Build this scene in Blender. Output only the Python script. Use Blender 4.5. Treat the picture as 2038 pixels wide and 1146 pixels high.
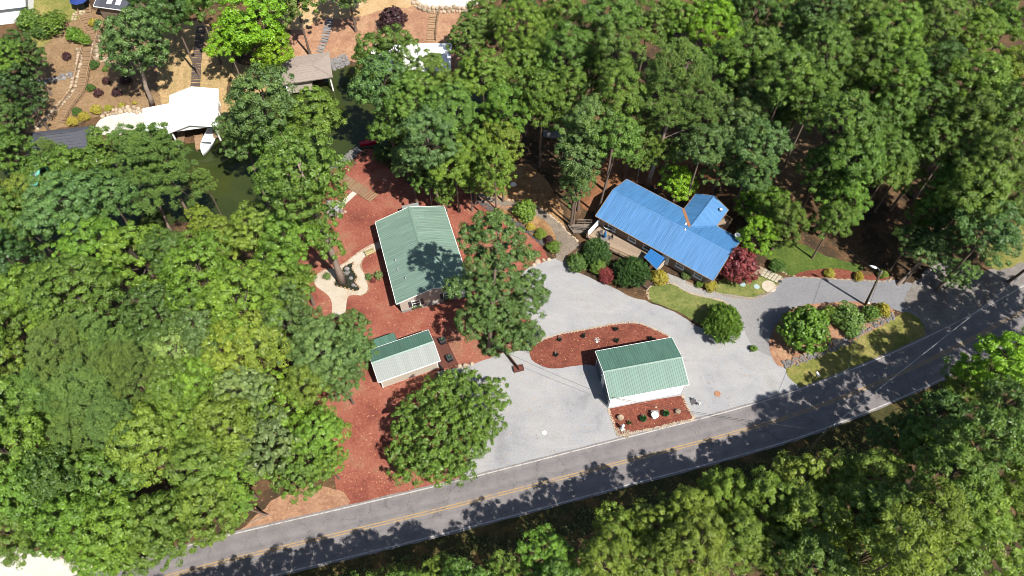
import bpy, bmesh, math, random
import numpy as np
from mathutils import Vector, Matrix
from mathutils.geometry import tessellate_polygon

for o in list(bpy.data.objects): bpy.data.objects.remove(o)
scene = bpy.context.scene
COL = scene.collection
R = math.radians

# ---------------------------------------------------------------- camera
CAM_H, PITCH, FPX, PW, PH = 90.0, 57.0, 1455.0, 2038.0, 1146.0
cd = bpy.data.cameras.new('camera'); cam = bpy.data.objects.new('camera', cd); COL.objects.link(cam)
cam.location = (0, 0, CAM_H); cam.rotation_euler = (R(90 - PITCH), 0, 0)
cd.sensor_width = 36; cd.lens = 36 * FPX / PW; cd.clip_start = 1; cd.clip_end = 3000
scene.camera = cam

# ---------------------------------------------------------------- world, sun, exposure
SUN_EL, SHADOW_AZ = 55.0, 132.0            # shadows fall towards azimuth SHADOW_AZ (measured from +x)
az = R(SHADOW_AZ + 180)
tosun = Vector((math.cos(R(SUN_EL)) * math.cos(az), math.cos(R(SUN_EL)) * math.sin(az), math.sin(R(SUN_EL))))
w = bpy.data.worlds.new('World'); scene.world = w; w.use_nodes = True
nt = w.node_tree; nt.nodes.clear()
sky = nt.nodes.new('ShaderNodeTexSky'); sky.sky_type = 'NISHITA'; sky.sun_disc = False
sky.sun_elevation = R(SUN_EL); sky.sun_rotation = math.atan2(tosun.x, tosun.y)
bg = nt.nodes.new('ShaderNodeBackground'); bg.inputs[1].default_value = 0.068
wo = nt.nodes.new('ShaderNodeOutputWorld')
nt.links.new(sky.outputs[0], bg.inputs[0]); nt.links.new(bg.outputs[0], wo.inputs[0])
sd = bpy.data.lights.new('sun', 'SUN'); sd.energy = 4.6; sd.angle = R(0.53); sd.color = (1.0, 0.955, 0.88)
sun = bpy.data.objects.new('sun', sd); COL.objects.link(sun)
sun.rotation_euler = (-tosun).to_track_quat('-Z', 'Y').to_euler(); sun.location = (60, -60, 120)
vs = scene.view_settings
vs.view_transform = 'Standard'; vs.look = 'None'; vs.exposure = 1.08; vs.gamma = 1; vs.use_curve_mapping = False
scene.cycles.filter_width = .9; scene.cycles.max_bounces = 6; scene.cycles.diffuse_bounces = 3; scene.cycles.transmission_bounces = 3
scene.cycles.glossy_bounces = 3; scene.cycles.transparent_max_bounces = 6

# ---------------------------------------------------------------- geometry of the place (pixel of the survey photo -> metres on the ground)
_a = R(90 - PITCH); _up = (0, math.cos(_a), math.sin(_a)); _fw = (0, math.sin(_a), -math.cos(_a))
def P(u, v, z=0.0):
    dx = (u - PW / 2) / FPX; dv = -(v - PH / 2) / FPX
    d = (dx, dv * _up[1] + _fw[1], dv * _up[2] + _fw[2])
    t = (z - CAM_H) / d[2]
    return Vector((d[0] * t, d[1] * t, z))
def Z(ox, oy, s, pts): return [(ox + x / s, oy + y / s) for x, y in pts]
def z1(*p): return Z(0, 0, 3.275, p)
def z2(*p): return Z(480, 0, 3.275, p)
def z3(*p): return Z(1040, 600, 3.275, p)
def z4(*p): return Z(1518, 560, 3.275, p)
def z6(*p): return Z(560, 280, 3.275, p)
def z7(*p): return Z(1080, 320, 3.275, p)
def z8(*p): return Z(1518, 300, 3.275, p)
def zs(*p): return Z(600, 600, 3.698, p)

WATER = -0.45
LAKE_PX = [(-300, 560), (100, 500), (300, 475), (350, 440), (430, 447), (545, 412), (600, 368), (655, 338), (712, 297), (760, 294), (850, 287), (960, 272), (1040, 225), (1035, 165), (960, 150), (900, 152), (830, 150), (735, 138), (690, 130), (655, 136), (640, 178), (560, 165), (500, 200), (440, 262), (400, 285), (300, 290), (180, 290), (50, 330), (-300, 380)]
LAKE = np.array([P(u, v, WATER)[:2] for u, v in LAKE_PX])
FAR = sorted([tuple(P(u, v, 0)[:2]) for u, v in [(-300, 370), (50, 318), (180, 272), (300, 262), (440, 240), (500, 190), (570, 155), (660, 132), (735, 130), (830, 142), (1030, 150), (1300, 150)]])
FX = np.array([p[0] for p in FAR]); FY = np.array([p[1] for p in FAR])
def sdist(x, y):
    """signed distance to the lake outline (negative inside)"""
    x = np.asarray(x, float); y = np.asarray(y, float)
    d2 = np.full(x.shape, 1e18); ins = np.zeros(x.shape, bool); n = len(LAKE)
    for i in range(n):
        ax, ay = LAKE[i]; bx, by = LAKE[(i + 1) % n]
        ex, ey = bx - ax, by - ay
        t = np.clip(((x - ax) * ex + (y - ay) * ey) / (ex * ex + ey * ey), 0, 1)
        d2 = np.minimum(d2, (x - ax - t * ex) ** 2 + (y - ay - t * ey) ** 2)
        c = ((ay > y) != (by > y))
        with np.errstate(divide='ignore', invalid='ignore'):
            xi = ax + (y - ay) * ex / (ey if ey != 0 else 1e-9)
        ins ^= c & (x < xi)
    d = np.sqrt(d2)
    return np.where(ins, -d, d)
def sstep(t): t = np.clip(t, 0, 1); return t * t * (3 - 2 * t)
def H(x, y):
    x = np.asarray(x, float); y = np.asarray(y, float)
    d = sdist(x, y)
    shore = np.where(d < 0, WATER + 0.02 + 0.4 * np.maximum(d, -5), (WATER + 0.02) * (1 - sstep(d / 2.2)))
    t = np.maximum(0, y - np.interp(x, FX, FY) - 2.0)
    hill = np.minimum(0.2 * t * sstep(t / 6), 12) * sstep((22 - x) / 20)
    return shore + hill
def h1(x, y): return float(H(np.array([x]), np.array([y]))[0])
def G(u, v, off=0.0):
    z = 0.0
    for _ in range(14):
        p = P(u, v, z); z = h1(p.x, p.y)
    p = P(u, v, z); p.z = z + off
    return p

# ---------------------------------------------------------------- materials
def lin(c): return tuple(((v / 255) / 12.92 if v / 255 <= .04045 else ((v / 255 + .055) / 1.055) ** 2.4) for v in c)
K = 0.44
def A(r, g, b, k=K): return tuple(min(.85, v * k) for v in lin((r, g, b)))
def nodes(name):
    m = bpy.data.materials.new(name); m.use_nodes = True
    n = m.node_tree.nodes; l = m.node_tree.links
    return m, n, l, n['Principled BSDF']
def c4(c): return (c[0], c[1], c[2], 1)
def ramp(n, stops, interp='LINEAR'):
    r = n.new('ShaderNodeValToRGB'); e = r.color_ramp; e.interpolation = interp
    while len(e.elements) > 1: e.elements.remove(e.elements[-1])
    e.elements[0].position = stops[0][0]; e.elements[0].color = c4(stops[0][1])
    for p, c in stops[1:]:
        q = e.elements.new(p); q.color = c4(c)
    return r
def noise(n, l, co, scale, detail=4, rough=.6, dist=0.0):
    t = n.new('ShaderNodeTexNoise'); t.inputs['Scale'].default_value = scale; t.inputs['Detail'].default_value = detail
    t.inputs['Roughness'].default_value = rough; t.inputs['Distortion'].default_value = dist
    l.new(co, t.inputs['Vector']); return t
def mixc(n, l, kind, fac, a, b):
    m = n.new('ShaderNodeMix'); m.data_type = 'RGBA'; m.blend_type = kind
    if isinstance(fac, float): m.inputs[0].default_value = fac
    else: l.new(fac, m.inputs[0])
    for s, v in ((6, a), (7, b)):
        if isinstance(v, tuple): m.inputs[s].default_value = c4(v)
        else: l.new(v, m.inputs[s])
    return m.outputs[2]
def ground_mat(name, stops, scale=.35, detail=6, grain=(6.0, (.55, .55, .55), (1.3, 1.3, 1.3)), flecks=None, rough=.9, bump=.3, rot=None, stretch=None, streak=None):
    """patchy colour + grain + flecks, all in real metres"""
    m, n, l, b = nodes(name)
    tc = n.new('ShaderNodeTexCoord'); co = tc.outputs['Object']
    if stretch:
        mp = n.new('ShaderNodeMapping'); mp.inputs['Scale'].default_value = stretch; mp.inputs['Rotation'].default_value = (0, 0, rot or 0)
        l.new(co, mp.inputs['Vector']); co = mp.outputs[0]
    t = noise(n, l, co, scale, detail, .65, .4)
    r = ramp(n, stops); l.new(t.outputs[0], r.inputs[0]); col = r.outputs[0]
    g = noise(n, l, tc.outputs['Object'], grain[0], 5, .8)
    gr = ramp(n, [(.3, grain[1]), (.7, grain[2])]); l.new(g.outputs[0], gr.inputs[0])
    col = mixc(n, l, 'MULTIPLY', 1.0, col, gr.outputs[0])
    if streak:
        mp = n.new('ShaderNodeMapping'); mp.inputs['Rotation'].default_value = (0, 0, -streak[0]); mp.inputs['Scale'].default_value = (streak[1], streak[2], 1)
        wv = noise(n, l, tc.outputs['Object'], .12, 2); va = n.new('ShaderNodeVectorMath'); va.operation = 'MULTIPLY_ADD'; l.new(wv.outputs['Color'], va.inputs[0]); va.inputs[1].default_value = (7, 7, 0); l.new(tc.outputs['Object'], va.inputs[2]); l.new(va.outputs[0], mp.inputs['Vector'])
        sn = noise(n, l, mp.outputs[0], .6, 3, .6); sr = ramp(n, [(.35, (1 - streak[3],) * 3), (.65, (1 + streak[3],) * 3)]); l.new(sn.outputs[0], sr.inputs[0]); col = mixc(n, l, 'MULTIPLY', 1.0, col, sr.outputs[0])
    if flecks:
        v = n.new('ShaderNodeTexVoronoi'); v.inputs['Scale'].default_value = flecks[0]; l.new(tc.outputs['Object'], v.inputs['Vector'])
        fr = ramp(n, [(0, (1, 1, 1)), (flecks[1], (1, 1, 1)), (flecks[1] + .03, (0, 0, 0))]); l.new(v.outputs['Distance'], fr.inputs[0])
        # only some cells carry a fleck
        cr = ramp(n, [(0, (0, 0, 0)), (flecks[3], (0, 0, 0)), (flecks[3] + .02, (1, 1, 1))]); l.new(v.outputs['Color'], cr.inputs[0])
        f = mixc(n, l, 'MULTIPLY', 1.0, fr.outputs[0], cr.outputs[0])
        col = mixc(n, l, 'MIX', f, col, flecks[2])
    l.new(col, b.inputs['Base Color']); b.inputs['Roughness'].default_value = rough
    b.inputs['Specular IOR Level'].default_value = .25
    if bump:
        bp = n.new('ShaderNodeBump'); bp.inputs['Strength'].default_value = bump; bp.inputs['Distance'].default_value = .08
        l.new(g.outputs[0], bp.inputs['Height']); l.new(bp.outputs[0], b.inputs['Normal'])
    return m
def plain(name, col, rough=.6, var=.15, scale=2.0, metallic=0.0, spec=.4, usecol=False, rnd=.12):
    """a painted / wooden / stone surface with dirt variation and per-object variation"""
    m, n, l, b = nodes(name)
    tc = n.new('ShaderNodeTexCoord'); t = noise(n, l, tc.outputs['Object'], scale, 5, .7)
    r = ramp(n, [(.25, (1 - var,) * 3), (.75, (1 + var,) * 3)]); l.new(t.outputs[0], r.inputs[0])
    oi = n.new('ShaderNodeObjectInfo')
    rr = ramp(n, [(0, (1 - rnd,) * 3), (1, (1 + rnd,) * 3)]); l.new(oi.outputs['Random'], rr.inputs[0])
    c = mixc(n, l, 'MULTIPLY', 1.0, col, r.outputs[0]); c = mixc(n, l, 'MULTIPLY', 1.0, c, rr.outputs[0])
    if usecol: c = mixc(n, l, 'MULTIPLY', 1.0, c, oi.outputs['Color'])
    l.new(c, b.inputs['Base Color']); b.inputs['Roughness'].default_value = rough; b.inputs['Metallic'].default_value = metallic
    b.inputs['Specular IOR Level'].default_value = spec
    return m
def roof_mat(name, col, rough=.38, streak=.18):
    m, n, l, b = nodes(name)
    tc = n.new('ShaderNodeTexCoord'); co = tc.outputs['Object']
    mp = n.new('ShaderNodeMapping'); mp.inputs['Scale'].default_value = (6, .35, 1); l.new(co, mp.inputs['Vector'])
    oi = n.new('ShaderNodeObjectInfo')
    ad = n.new('ShaderNodeVectorMath'); ad.operation = 'ADD'; l.new(mp.outputs[0], ad.inputs[0])
    cb = n.new('ShaderNodeCombineXYZ'); ml = n.new('ShaderNodeMath'); ml.operation = 'MULTIPLY'; ml.inputs[1].default_value = 90
    l.new(oi.outputs['Random'], ml.inputs[0]); l.new(ml.outputs[0], cb.inputs[2]); l.new(cb.outputs[0], ad.inputs[1])
    t = noise(n, l, ad.outputs[0], 1.0, 5, .65)
    r = ramp(n, [(.3, (1 - streak,) * 3), (.72, (1 + streak,) * 3)]); l.new(t.outputs[0], r.inputs[0])
    rr = ramp(n, [(0, (.94, .94, .94)), (1, (1.06, 1.06, 1.06))]); l.new(oi.outputs['Random'], rr.inputs[0])
    c = mixc(n, l, 'MULTIPLY', 1.0, col, r.outputs[0]); c = mixc(n, l, 'MULTIPLY', 1.0, c, rr.outputs[0])
    l.new(c, b.inputs['Base Color'])
    rf = ramp(n, [(.3, (rough,) * 3), (.7, (rough + .18,) * 3)]); l.new(t.outputs[0], rf.inputs[0]); l.new(rf.outputs[0], b.inputs['Roughness'])
    b.inputs['Specular IOR Level'].default_value = .7
    return m
def leaf_mat(name, rough=.45, trans=.2, vary=.35, gloss=.35):
    m, n, l, b = nodes(name)
    oi = n.new('ShaderNodeObjectInfo'); ge = n.new('ShaderNodeNewGeometry')
    at = n.new('ShaderNodeAttribute'); at.attribute_name = 'tint'
    r1 = ramp(n, [(0, (1 - vary,) * 3), (1, (1 + vary,) * 3)]); l.new(ge.outputs['Random Per Island'], r1.inputs[0])
    r2 = ramp(n, [(0, (.66, .70, .70)), (.5, (1, 1, 1)), (1, (1.28, 1.2, .92))]); l.new(at.outputs['Fac'], r2.inputs[0])
    c = mixc(n, l, 'MULTIPLY', 1.0, oi.outputs['Color'], r1.outputs[0]); c = mixc(n, l, 'MULTIPLY', 1.0, c, r2.outputs[0])
    l.new(c, b.inputs['Base Color']); b.inputs['Roughness'].default_value = rough; b.inputs['Specular IOR Level'].default_value = gloss
    tr = n.new('ShaderNodeBsdfTranslucent'); tcol = mixc(n, l, 'MULTIPLY', 1.0, c, (1.25, 1.35, .5)); l.new(tcol, tr.inputs[0])
    mx = n.new('ShaderNodeMixShader'); mx.inputs[0].default_value = trans
    l.new(b.outputs[0], mx.inputs[1]); l.new(tr.outputs[0], mx.inputs[2]); l.new(mx.outputs[0], n['Material Output'].inputs[0])
    return m

# ---------------------------------------------------------------- mesh helpers
class MB:
    def __init__(s): s.v = []; s.f = []
    def add(s, vs, fs):
        k = len(s.v); s.v += [tuple(p) for p in vs]; s.f += [tuple(i + k for i in f) for f in fs]; return s
    def box(s, c, d, rz=0.0, mat=None):
        x, y, z = d[0] / 2, d[1] / 2, d[2] / 2
        vs = [Vector(p) for p in ((-x, -y, -z), (x, -y, -z), (x, y, -z), (-x, y, -z), (-x, -y, z), (x, -y, z), (x, y, z), (-x, y, z))]
        M = mat if mat is not None else Matrix.Translation(c) @ Matrix.Rotation(rz, 4, 'Z')
        return s.add([M @ p for p in vs], [(0, 3, 2, 1), (4, 5, 6, 7), (0, 1, 5, 4), (1, 2, 6, 5), (2, 3, 7, 6), (3, 0, 4, 7)])
    def bar(s, a, b, wd, ht=None):
        a = Vector(a); b = Vector(b); d = b - a; ht = ht or wd
        if d.length < 1e-6: return s
        q = d.to_track_quat('X', 'Z').to_matrix().to_4x4()
        return s.box(None, (d.length, wd, ht), mat=Matrix.Translation((a + b) / 2) @ q)
    def tube(s, pts, rad, n=6, cap=True):
        pts = [Vector(p) for p in pts]
        if isinstance(rad, (int, float)): rad = [rad] * len(pts)
        k0 = len(s.v)
        for i, p in enumerate(pts):
            t = (pts[min(i + 1, len(pts) - 1)] - pts[max(i - 1, 0)]).normalized()
            q = t.to_track_quat('Z', 'Y')
            for j in range(n):
                a = 2 * math.pi * j / n
                s.v.append(tuple(p + q @ Vector((rad[i] * math.cos(a), rad[i] * math.sin(a), 0))))
        for i in range(len(pts) - 1):
            for j in range(n):
                a = k0 + i * n + j; b = k0 + i * n + (j + 1) % n
                s.f.append((a, b, b + n, a + n))
        if cap:
            s.f.append(tuple(k0 + j for j in reversed(range(n)))); s.f.append(tuple(k0 + (len(pts) - 1) * n + j for j in range(n)))
        return s
    def prism(s, poly, z0, z1):
        n = len(poly); k = len(s.v)
        s.v += [(p[0], p[1], z0) for p in poly] + [(p[0], p[1], z1) for p in poly]
        for i in range(n): s.f.append((k + i, k + (i + 1) % n, k + n + (i + 1) % n, k + n + i))
        tri = tessellate_polygon([[Vector((p[0], p[1], 0)) for p in poly]])
        for t in tri:
            s.f.append((k + n + t[0], k + n + t[1], k + n + t[2])); s.f.append((k + t[2], k + t[1], k + t[0]))
        return s
    def lathe(s, prof, c=(0, 0, 0), n=12):
        k = len(s.v)
        for r, z in prof:
            for j in range(n):
                a = 2 * math.pi * j / n; s.v.append((c[0] + r * math.cos(a), c[1] + r * math.sin(a), c[2] + z))
        for i in range(len(prof) - 1):
            for j in range(n):
                a = k + i * n + j; b = k + i * n + (j + 1) % n; s.f.append((a, b, b + n, a + n))
        s.f.append(tuple(k + j for j in reversed(range(n)))); s.f.append(tuple(k + (len(prof) - 1) * n + j for j in range(n)))
        return s
    def rock(s, c, d, rng, n=7):
        """uneven boulder: three irregular rings and two caps"""
        k = len(s.v); rings = ((-.5, .8), (-.1, 1.0), (.28, .86), (.5, .5)); ph = rng.uniform(0, 6)
        for zz, rr in rings:
            for j in range(n):
                a = 2 * math.pi * j / n + ph; q = rr * rng.uniform(.82, 1.1) * .5
                s.v.append((c[0] + d[0] * q * math.cos(a), c[1] + d[1] * q * math.sin(a), c[2] + d[2] * (zz + .5 + rng.uniform(-.05, .05))))
        for i in range(len(rings) - 1):
            for j in range(n):
                a = k + i * n + j; b = k + i * n + (j + 1) % n; s.f.append((a, b, b + n, a + n))
        s.f.append(tuple(k + j for j in reversed(range(n)))); s.f.append(tuple(k + (len(rings) - 1) * n + j for j in range(n)))
        return s
    def mesh(s, name, smooth=False):
        me = bpy.data.meshes.new(name); me.from_pydata(s.v, [], s.f); me.update()
        if smooth: me.polygons.foreach_set('use_smooth', [True] * len(me.polygons))
        return me
    def build(s, name, mat, parent=None, smooth=False, bevel=0.0):
        o = mkobj(name, s.mesh(name, smooth), mat, parent)
        if bevel:
            bm = bmesh.new(); bm.from_mesh(o.data); bmesh.ops.bevel(bm, geom=bm.edges[:], offset=bevel, segments=1, affect='EDGES'); bm.to_mesh(o.data); bm.free()
        return o
def mkobj(name, me, mat=None, parent=None, loc=None, rz=0.0):
    o = bpy.data.objects.new(name, me); COL.objects.link(o)
    if mat and me is not None and not me.materials: me.materials.append(mat)
    if parent: o.parent = parent
    if loc is not None: o.location = loc
    if rz: o.rotation_euler.z = rz
    return o
def tag(o, label, cat=None, group=None, kind=None):
    o['label'] = label
    if cat: o['category'] = cat
    if group: o['group'] = group
    if kind: o['kind'] = kind
    return o
def empty(name, loc, rz=0.0, label=None, cat=None, group=None):
    o = bpy.data.objects.new(name, None); COL.objects.link(o); o.location = loc; o.rotation_euler.z = rz; o.empty_display_size = .5
    if label: tag(o, label, cat, group)
    return o
def catmull(pts, closed=True, step=.6):
    pts = [Vector((p[0], p[1])) for p in pts]; n = len(pts); out = []
    rng_ = range(n if closed else n - 1)
    for i in rng_:
        g = (lambda k: pts[k % n]) if closed else (lambda k: pts[min(max(k, 0), n - 1)])
        p0, p1, p2, p3 = g(i - 1), g(i), g(i + 1), g(i + 2)
        m = max(1, int((p2 - p1).length / step))
        for j in range(m):
            t = j / m
            out.append(.5 * ((2 * p1) + (p2 - p0) * t + (2 * p0 - 5 * p1 + 4 * p2 - p3) * t * t + (3 * p1 - p0 - 3 * p2 + p3) * t ** 3))
    if not closed: out.append(pts[-1])
    return out
def sheet(name, px, off, mat, label, smooth=True, wob=.1, world=None, step=.6, grid=None, seed=1, kind='structure', cat=None):
    """a ground surface laid over the terrain, off metres above it"""
    pts = world or [G(u, v) for u, v in px]
    pts = [Vector((p[0], p[1])) for p in pts]
    if smooth: pts = catmull(pts, True, step)
    rg = random.Random(seed); ph = [rg.uniform(0, 6) for _ in range(4)]
    s = 0; out = []
    for i, p in enumerate(pts):
        q = pts[(i + 1) % len(pts)]; t = q - pts[i - 1]
        nrm = Vector((-t.y, t.x)).normalized() if t.length > 1e-6 else Vector((0, 0))
        s += (q - p).length
        out.append(p + nrm * wob * (math.sin(s * 1.1 + ph[0]) * .5 + math.sin(s * 2.7 + ph[1]) * .35 + math.sin(s * .37 + ph[2]) * .5 + rg.uniform(-.3, .3)))
    bm = bmesh.new()
    vs = [bm.verts.new((p.x, p.y, 0)) for p in out]
    for t in tessellate_polygon([[Vector((p.x, p.y, 0)) for p in out]]):
        try: bm.faces.new([vs[i] for i in t])
        except ValueError: pass
    xs = np.array([p.x for p in out]); ys = np.array([p.y for p in out])
    hh = H(xs, ys)
    if grid is None: grid = 1.5 if np.abs(hh).max() > .01 else 0
    if grid:
        for ax, lo, hi in ((0, xs.min(), xs.max()), (1, ys.min(), ys.max())):
            k = math.ceil(lo / grid) * grid
            while k < hi:
                co = (k, 0, 0) if ax == 0 else (0, k, 0); no = (1, 0, 0) if ax == 0 else (0, 1, 0)
                bmesh.ops.bisect_plane(bm, geom=bm.verts[:] + bm.edges[:] + bm.faces[:], plane_co=co, plane_no=no, dist=1e-5)
                k += grid
    bx = np.array([v.co.x for v in bm.verts]); by = np.array([v.co.y for v in bm.verts]); bz = H(bx, by)
    for v, z in zip(bm.verts, bz): v.co.z = z + off
    bmesh.ops.recalc_face_normals(bm, faces=bm.faces[:])
    if sum(f.normal.z for f in bm.faces) < 0: bmesh.ops.reverse_faces(bm, faces=bm.faces[:])
    me = bpy.data.meshes.new(name); bm.to_mesh(me); bm.free()
    o = mkobj(name, me, mat); tag(o, label, cat, None, kind)
    return o
# ---------------------------------------------------------------- material library
G1 = (2.6, (.6, .6, .6), (1.35, 1.35, 1.35))
M = {}
M['litter'] = ground_mat('leaf_litter', [(.3, A(66, 54, 40)), (.45, A(92, 74, 54)), (.58, A(128, 98, 70)), (.72, A(88, 78, 48))], .22, 7, (2.2, (.45, .45, .45), (1.45, 1.4, 1.3)), (2.2, .16, A(205, 165, 125), .55))
M['mulch'] = ground_mat('red_mulch', [(.3, A(138, 76, 62)), (.44, A(168, 96, 79)), (.55, A(182, 114, 94)), (.63, A(178, 128, 102)), (.72, A(150, 92, 76))], .2, 9, (3.2, (.62, .6, .58), (1.4, 1.4, 1.4)), (2.6, .15, A(226, 178, 142), .74), bump=.25)
M['bed_mulch'] = ground_mat('brown_red_mulch', [(.25, A(118, 68, 56)), (.5, A(150, 86, 68)), (.75, A(170, 110, 88))], .5, 6, (3.4, (.4, .36, .34), (1.55, 1.5, 1.5)), (3.0, .2, A(200, 120, 80), .7), bump=.6)
M['gravel'] = ground_mat('pale_gravel', [(.28, A(164, 164, 167)), (.42, A(187, 187, 189)), (.56, A(197, 196, 195)), (.7, A(183, 181, 179)), (.82, A(166, 160, 152))], .16, 9, (4.6, (.84, .84, .85), (1.17, 1.17, 1.17)), None, bump=.2, streak=(R(14), .12, 1.0, .04))
M['drive'] = ground_mat('grey_driveway', [(.25, A(136, 136, 140)), (.5, A(160, 160, 164)), (.7, A(172, 169, 166)), (.85, A(150, 142, 134))], .3, 6, (3.6, (.74, .74, .75), (1.25, 1.25, 1.25)), (3.5, .12, A(200, 198, 196), .7), bump=.35, stretch=(.35, 1.2, 1), rot=R(8))
M['asphalt'] = ground_mat('asphalt', [(.25, A(130, 126, 127)), (.5, A(146, 141, 142)), (.75, A(158, 152, 151))], .35, 6, (3.6, (.82, .82, .82), (1.18, 1.18, 1.18)), None, .85, .15, R(-15), (.12, 1.3, 1))
M['dirt'] = ground_mat('packed_dirt', [(.25, A(132, 120, 110)), (.5, A(156, 150, 146)), (.75, A(172, 166, 160))], .35, 7, (2.6, (.6, .58, .55), (1.35, 1.35, 1.35)), (2.5, .14, A(176, 110, 66), .6))
M['lawn'] = ground_mat('lawn', [(.25, A(96, 116, 56)), (.45, A(128, 140, 74)), (.6, A(154, 156, 92)), (.75, A(178, 172, 116))], .42, 7, (2.8, (.55, .6, .5), (1.4, 1.35, 1.3)), bump=.7)
M['greenlawn'] = ground_mat('green_lawn', [(.25, A(72, 96, 36)), (.5, A(100, 122, 48)), (.75, A(132, 144, 70))], .5, 7, (2.8, (.5, .55, .5), (1.4, 1.4, 1.3)), bump=.7)
M['verge'] = ground_mat('verge_grass', [(.25, A(104, 120, 48)), (.45, A(146, 148, 76)), (.65, A(180, 168, 104)), (.8, A(124, 130, 58))], .4, 7, (2.6, (.55, .55, .5), (1.4, 1.35, 1.3)), bump=.7)
M['straw'] = ground_mat('dry_grass', [(.25, A(138, 142, 74)), (.4, A(190, 166, 116)), (.6, A(214, 182, 134)), (.75, A(176, 136, 96))], .45, 7, (2.4, (.55, .55, .5), (1.35, 1.3, 1.25)), bump=.6, stretch=(1.6, .35, 1))
M['bank'] = ground_mat('brown_bark_bank', [(.25, A(144, 116, 86)), (.5, A(166, 136, 102)), (.75, A(184, 154, 120))], .3, 6, (2.8, (.55, .52, .5), (1.35, 1.35, 1.3)), (2.0, .12, A(190, 150, 110), .75), bump=.6)
M['pinestraw'] = ground_mat('pine_straw', [(.25, A(168, 126, 104)), (.45, A(192, 146, 118)), (.62, A(208, 166, 134)), (.8, A(174, 152, 104))], .35, 7, (2.6, (.6, .55, .5), (1.35, 1.35, 1.3)), (1.6, .15, A(214, 186, 130), .7))
M['sand'] = ground_mat('sand', [(.25, A(200, 160, 108)), (.5, A(224, 190, 140)), (.75, A(236, 212, 172))], .3, 6, (2.6, (.75, .72, .7), (1.2, 1.2, 1.2)))
M['concrete'] = ground_mat('pale_concrete', [(.25, A(212, 194, 170)), (.5, A(232, 218, 198)), (.75, A(240, 228, 212))], .5, 6, (2.6, (.85, .84, .82), (1.1, 1.1, 1.1)), rough=.8, bump=.1)
M['slab'] = ground_mat('bright_concrete', [(.3, A(236, 228, 212, .47)), (.7, A(246, 240, 230, .49))], .5, 6, (2.6, (.88, .87, .85), (1.1, 1.1, 1.1)), rough=.8, bump=.1)
M['path'] = ground_mat('grey_path', [(.25, A(136, 122, 108)), (.5, A(160, 146, 130)), (.75, A(178, 164, 148))], .5, 6, (2.8, (.65, .65, .65), (1.3, 1.3, 1.3)), (2.4, .2, A(120, 108, 98), .5))
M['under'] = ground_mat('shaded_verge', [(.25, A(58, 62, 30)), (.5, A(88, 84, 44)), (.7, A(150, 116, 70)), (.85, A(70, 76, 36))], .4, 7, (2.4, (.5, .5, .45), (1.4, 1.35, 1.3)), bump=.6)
def paint_mat(name, col):
    m, n, l, b = nodes(name); tc = n.new('ShaderNodeTexCoord'); t = noise(n, l, tc.outputs['Object'], 1.6, 8, .8)
    r = ramp(n, [(.36, (0, 0, 0)), (.52, (1, 1, 1))]); l.new(t.outputs[0], r.inputs[0])
    l.new(mixc(n, l, 'MIX', r.outputs[0], A(150, 144, 142), col), b.inputs['Base Color']); b.inputs['Roughness'].default_value = .8
    return m
M['white_line'] = paint_mat('white_road_paint', A(222, 216, 210)); M['yellow_line'] = paint_mat('yellow_road_paint', A(206, 168, 112))
M['wood'] = plain('weathered_wood', A(172, 140, 108), .8, .25, 3)
M['wood_tan'] = plain('tan_timber', A(196, 160, 122), .8, .2, 3)
M['wood_grey'] = plain('grey_timber', A(150, 136, 124), .8, .25, 3)
M['wood_dark'] = plain('dark_timber', A(112, 96, 90), .8, .25, 3)
M['deck_red'] = plain('red_brown_deck', A(122, 70, 56), .75, .25, 3)
M['deck_tan'] = plain('tan_deck', A(186, 164, 140), .8, .15, 3)
M['stone'] = plain('pale_stone', A(214, 192, 164), .85, .25, 1.5, rnd=.25)
M['stone_grey'] = plain('grey_stone', A(164, 160, 158), .85, .3, 1.5, rnd=.25)
M['stone_dark'] = plain('dark_rock', A(104, 100, 100), .85, .3, 1.5, rnd=.3)
M['white'] = plain('white_paint', (.66, .66, .64), .5, .06, 1)
M['cream'] = plain('cream_siding', A(232, 218, 200, .46), .6, .06, 1)
M['tan'] = plain('tan_siding', A(170, 146, 124), .7, .1, 1)
M['brown'] = plain('brown_paint', A(110, 78, 58), .7, .2, 2)
M['black'] = plain('black_plastic', (.012, .012, .013), .5, .1, 2)
M['dark'] = plain('dark_metal', (.03, .032, .035), .5, .1, 2)
M['grey_metal'] = plain('grey_metal', (.35, .36, .38), .4, .1, 2, .6)
M['bark'] = plain('bark', A(150, 128, 112), .9, .4, 1.2, rnd=.2)
M['bark_pale'] = plain('pale_bark', A(186, 164, 148), .9, .35, 1.2, rnd=.15)
M['twig'] = plain('twig_bark', A(104, 90, 78), .9, .3, 1.2, rnd=.2)
M['pole'] = plain('pole_wood', A(120, 108, 84), .9, .3, 1)
M['terracotta'] = plain('terracotta', A(206, 150, 112), .8, .2, 2)
M['glass'] = plain('window_glass', (.03, .04, .05), .06, .1, 1, spec=.8)
M['roof_green'] = roof_mat('green_metal_roof', A(136, 166, 149, .45), .45, .24)
M['roof_green2'] = roof_mat('deep_green_metal_roof', A(108, 152, 134, .43), .42, .24)
M['roof_blue'] = roof_mat('blue_metal_roof', A(90, 154, 216, .45), .42, .24)
M['roof_white'] = roof_mat('white_metal_roof', (.8, .8, .79), .4, .05)
M['roof_galv'] = roof_mat('galvanised_roof', A(172, 180, 176, .38), .5)
M['shingle_dark'] = plain('charcoal_shingle', A(92, 94, 104), .85, .2, 2)
M['shingle_tan'] = plain('tan_shingle', A(192, 176, 164), .9, .15, 2)
M['awning'] = plain('blue_canvas', A(34, 128, 206, .46), .7, .08, 1)
M['umbrella_blue'] = plain('blue_fabric', A(40, 70, 150), .8, .1, 1)
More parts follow.
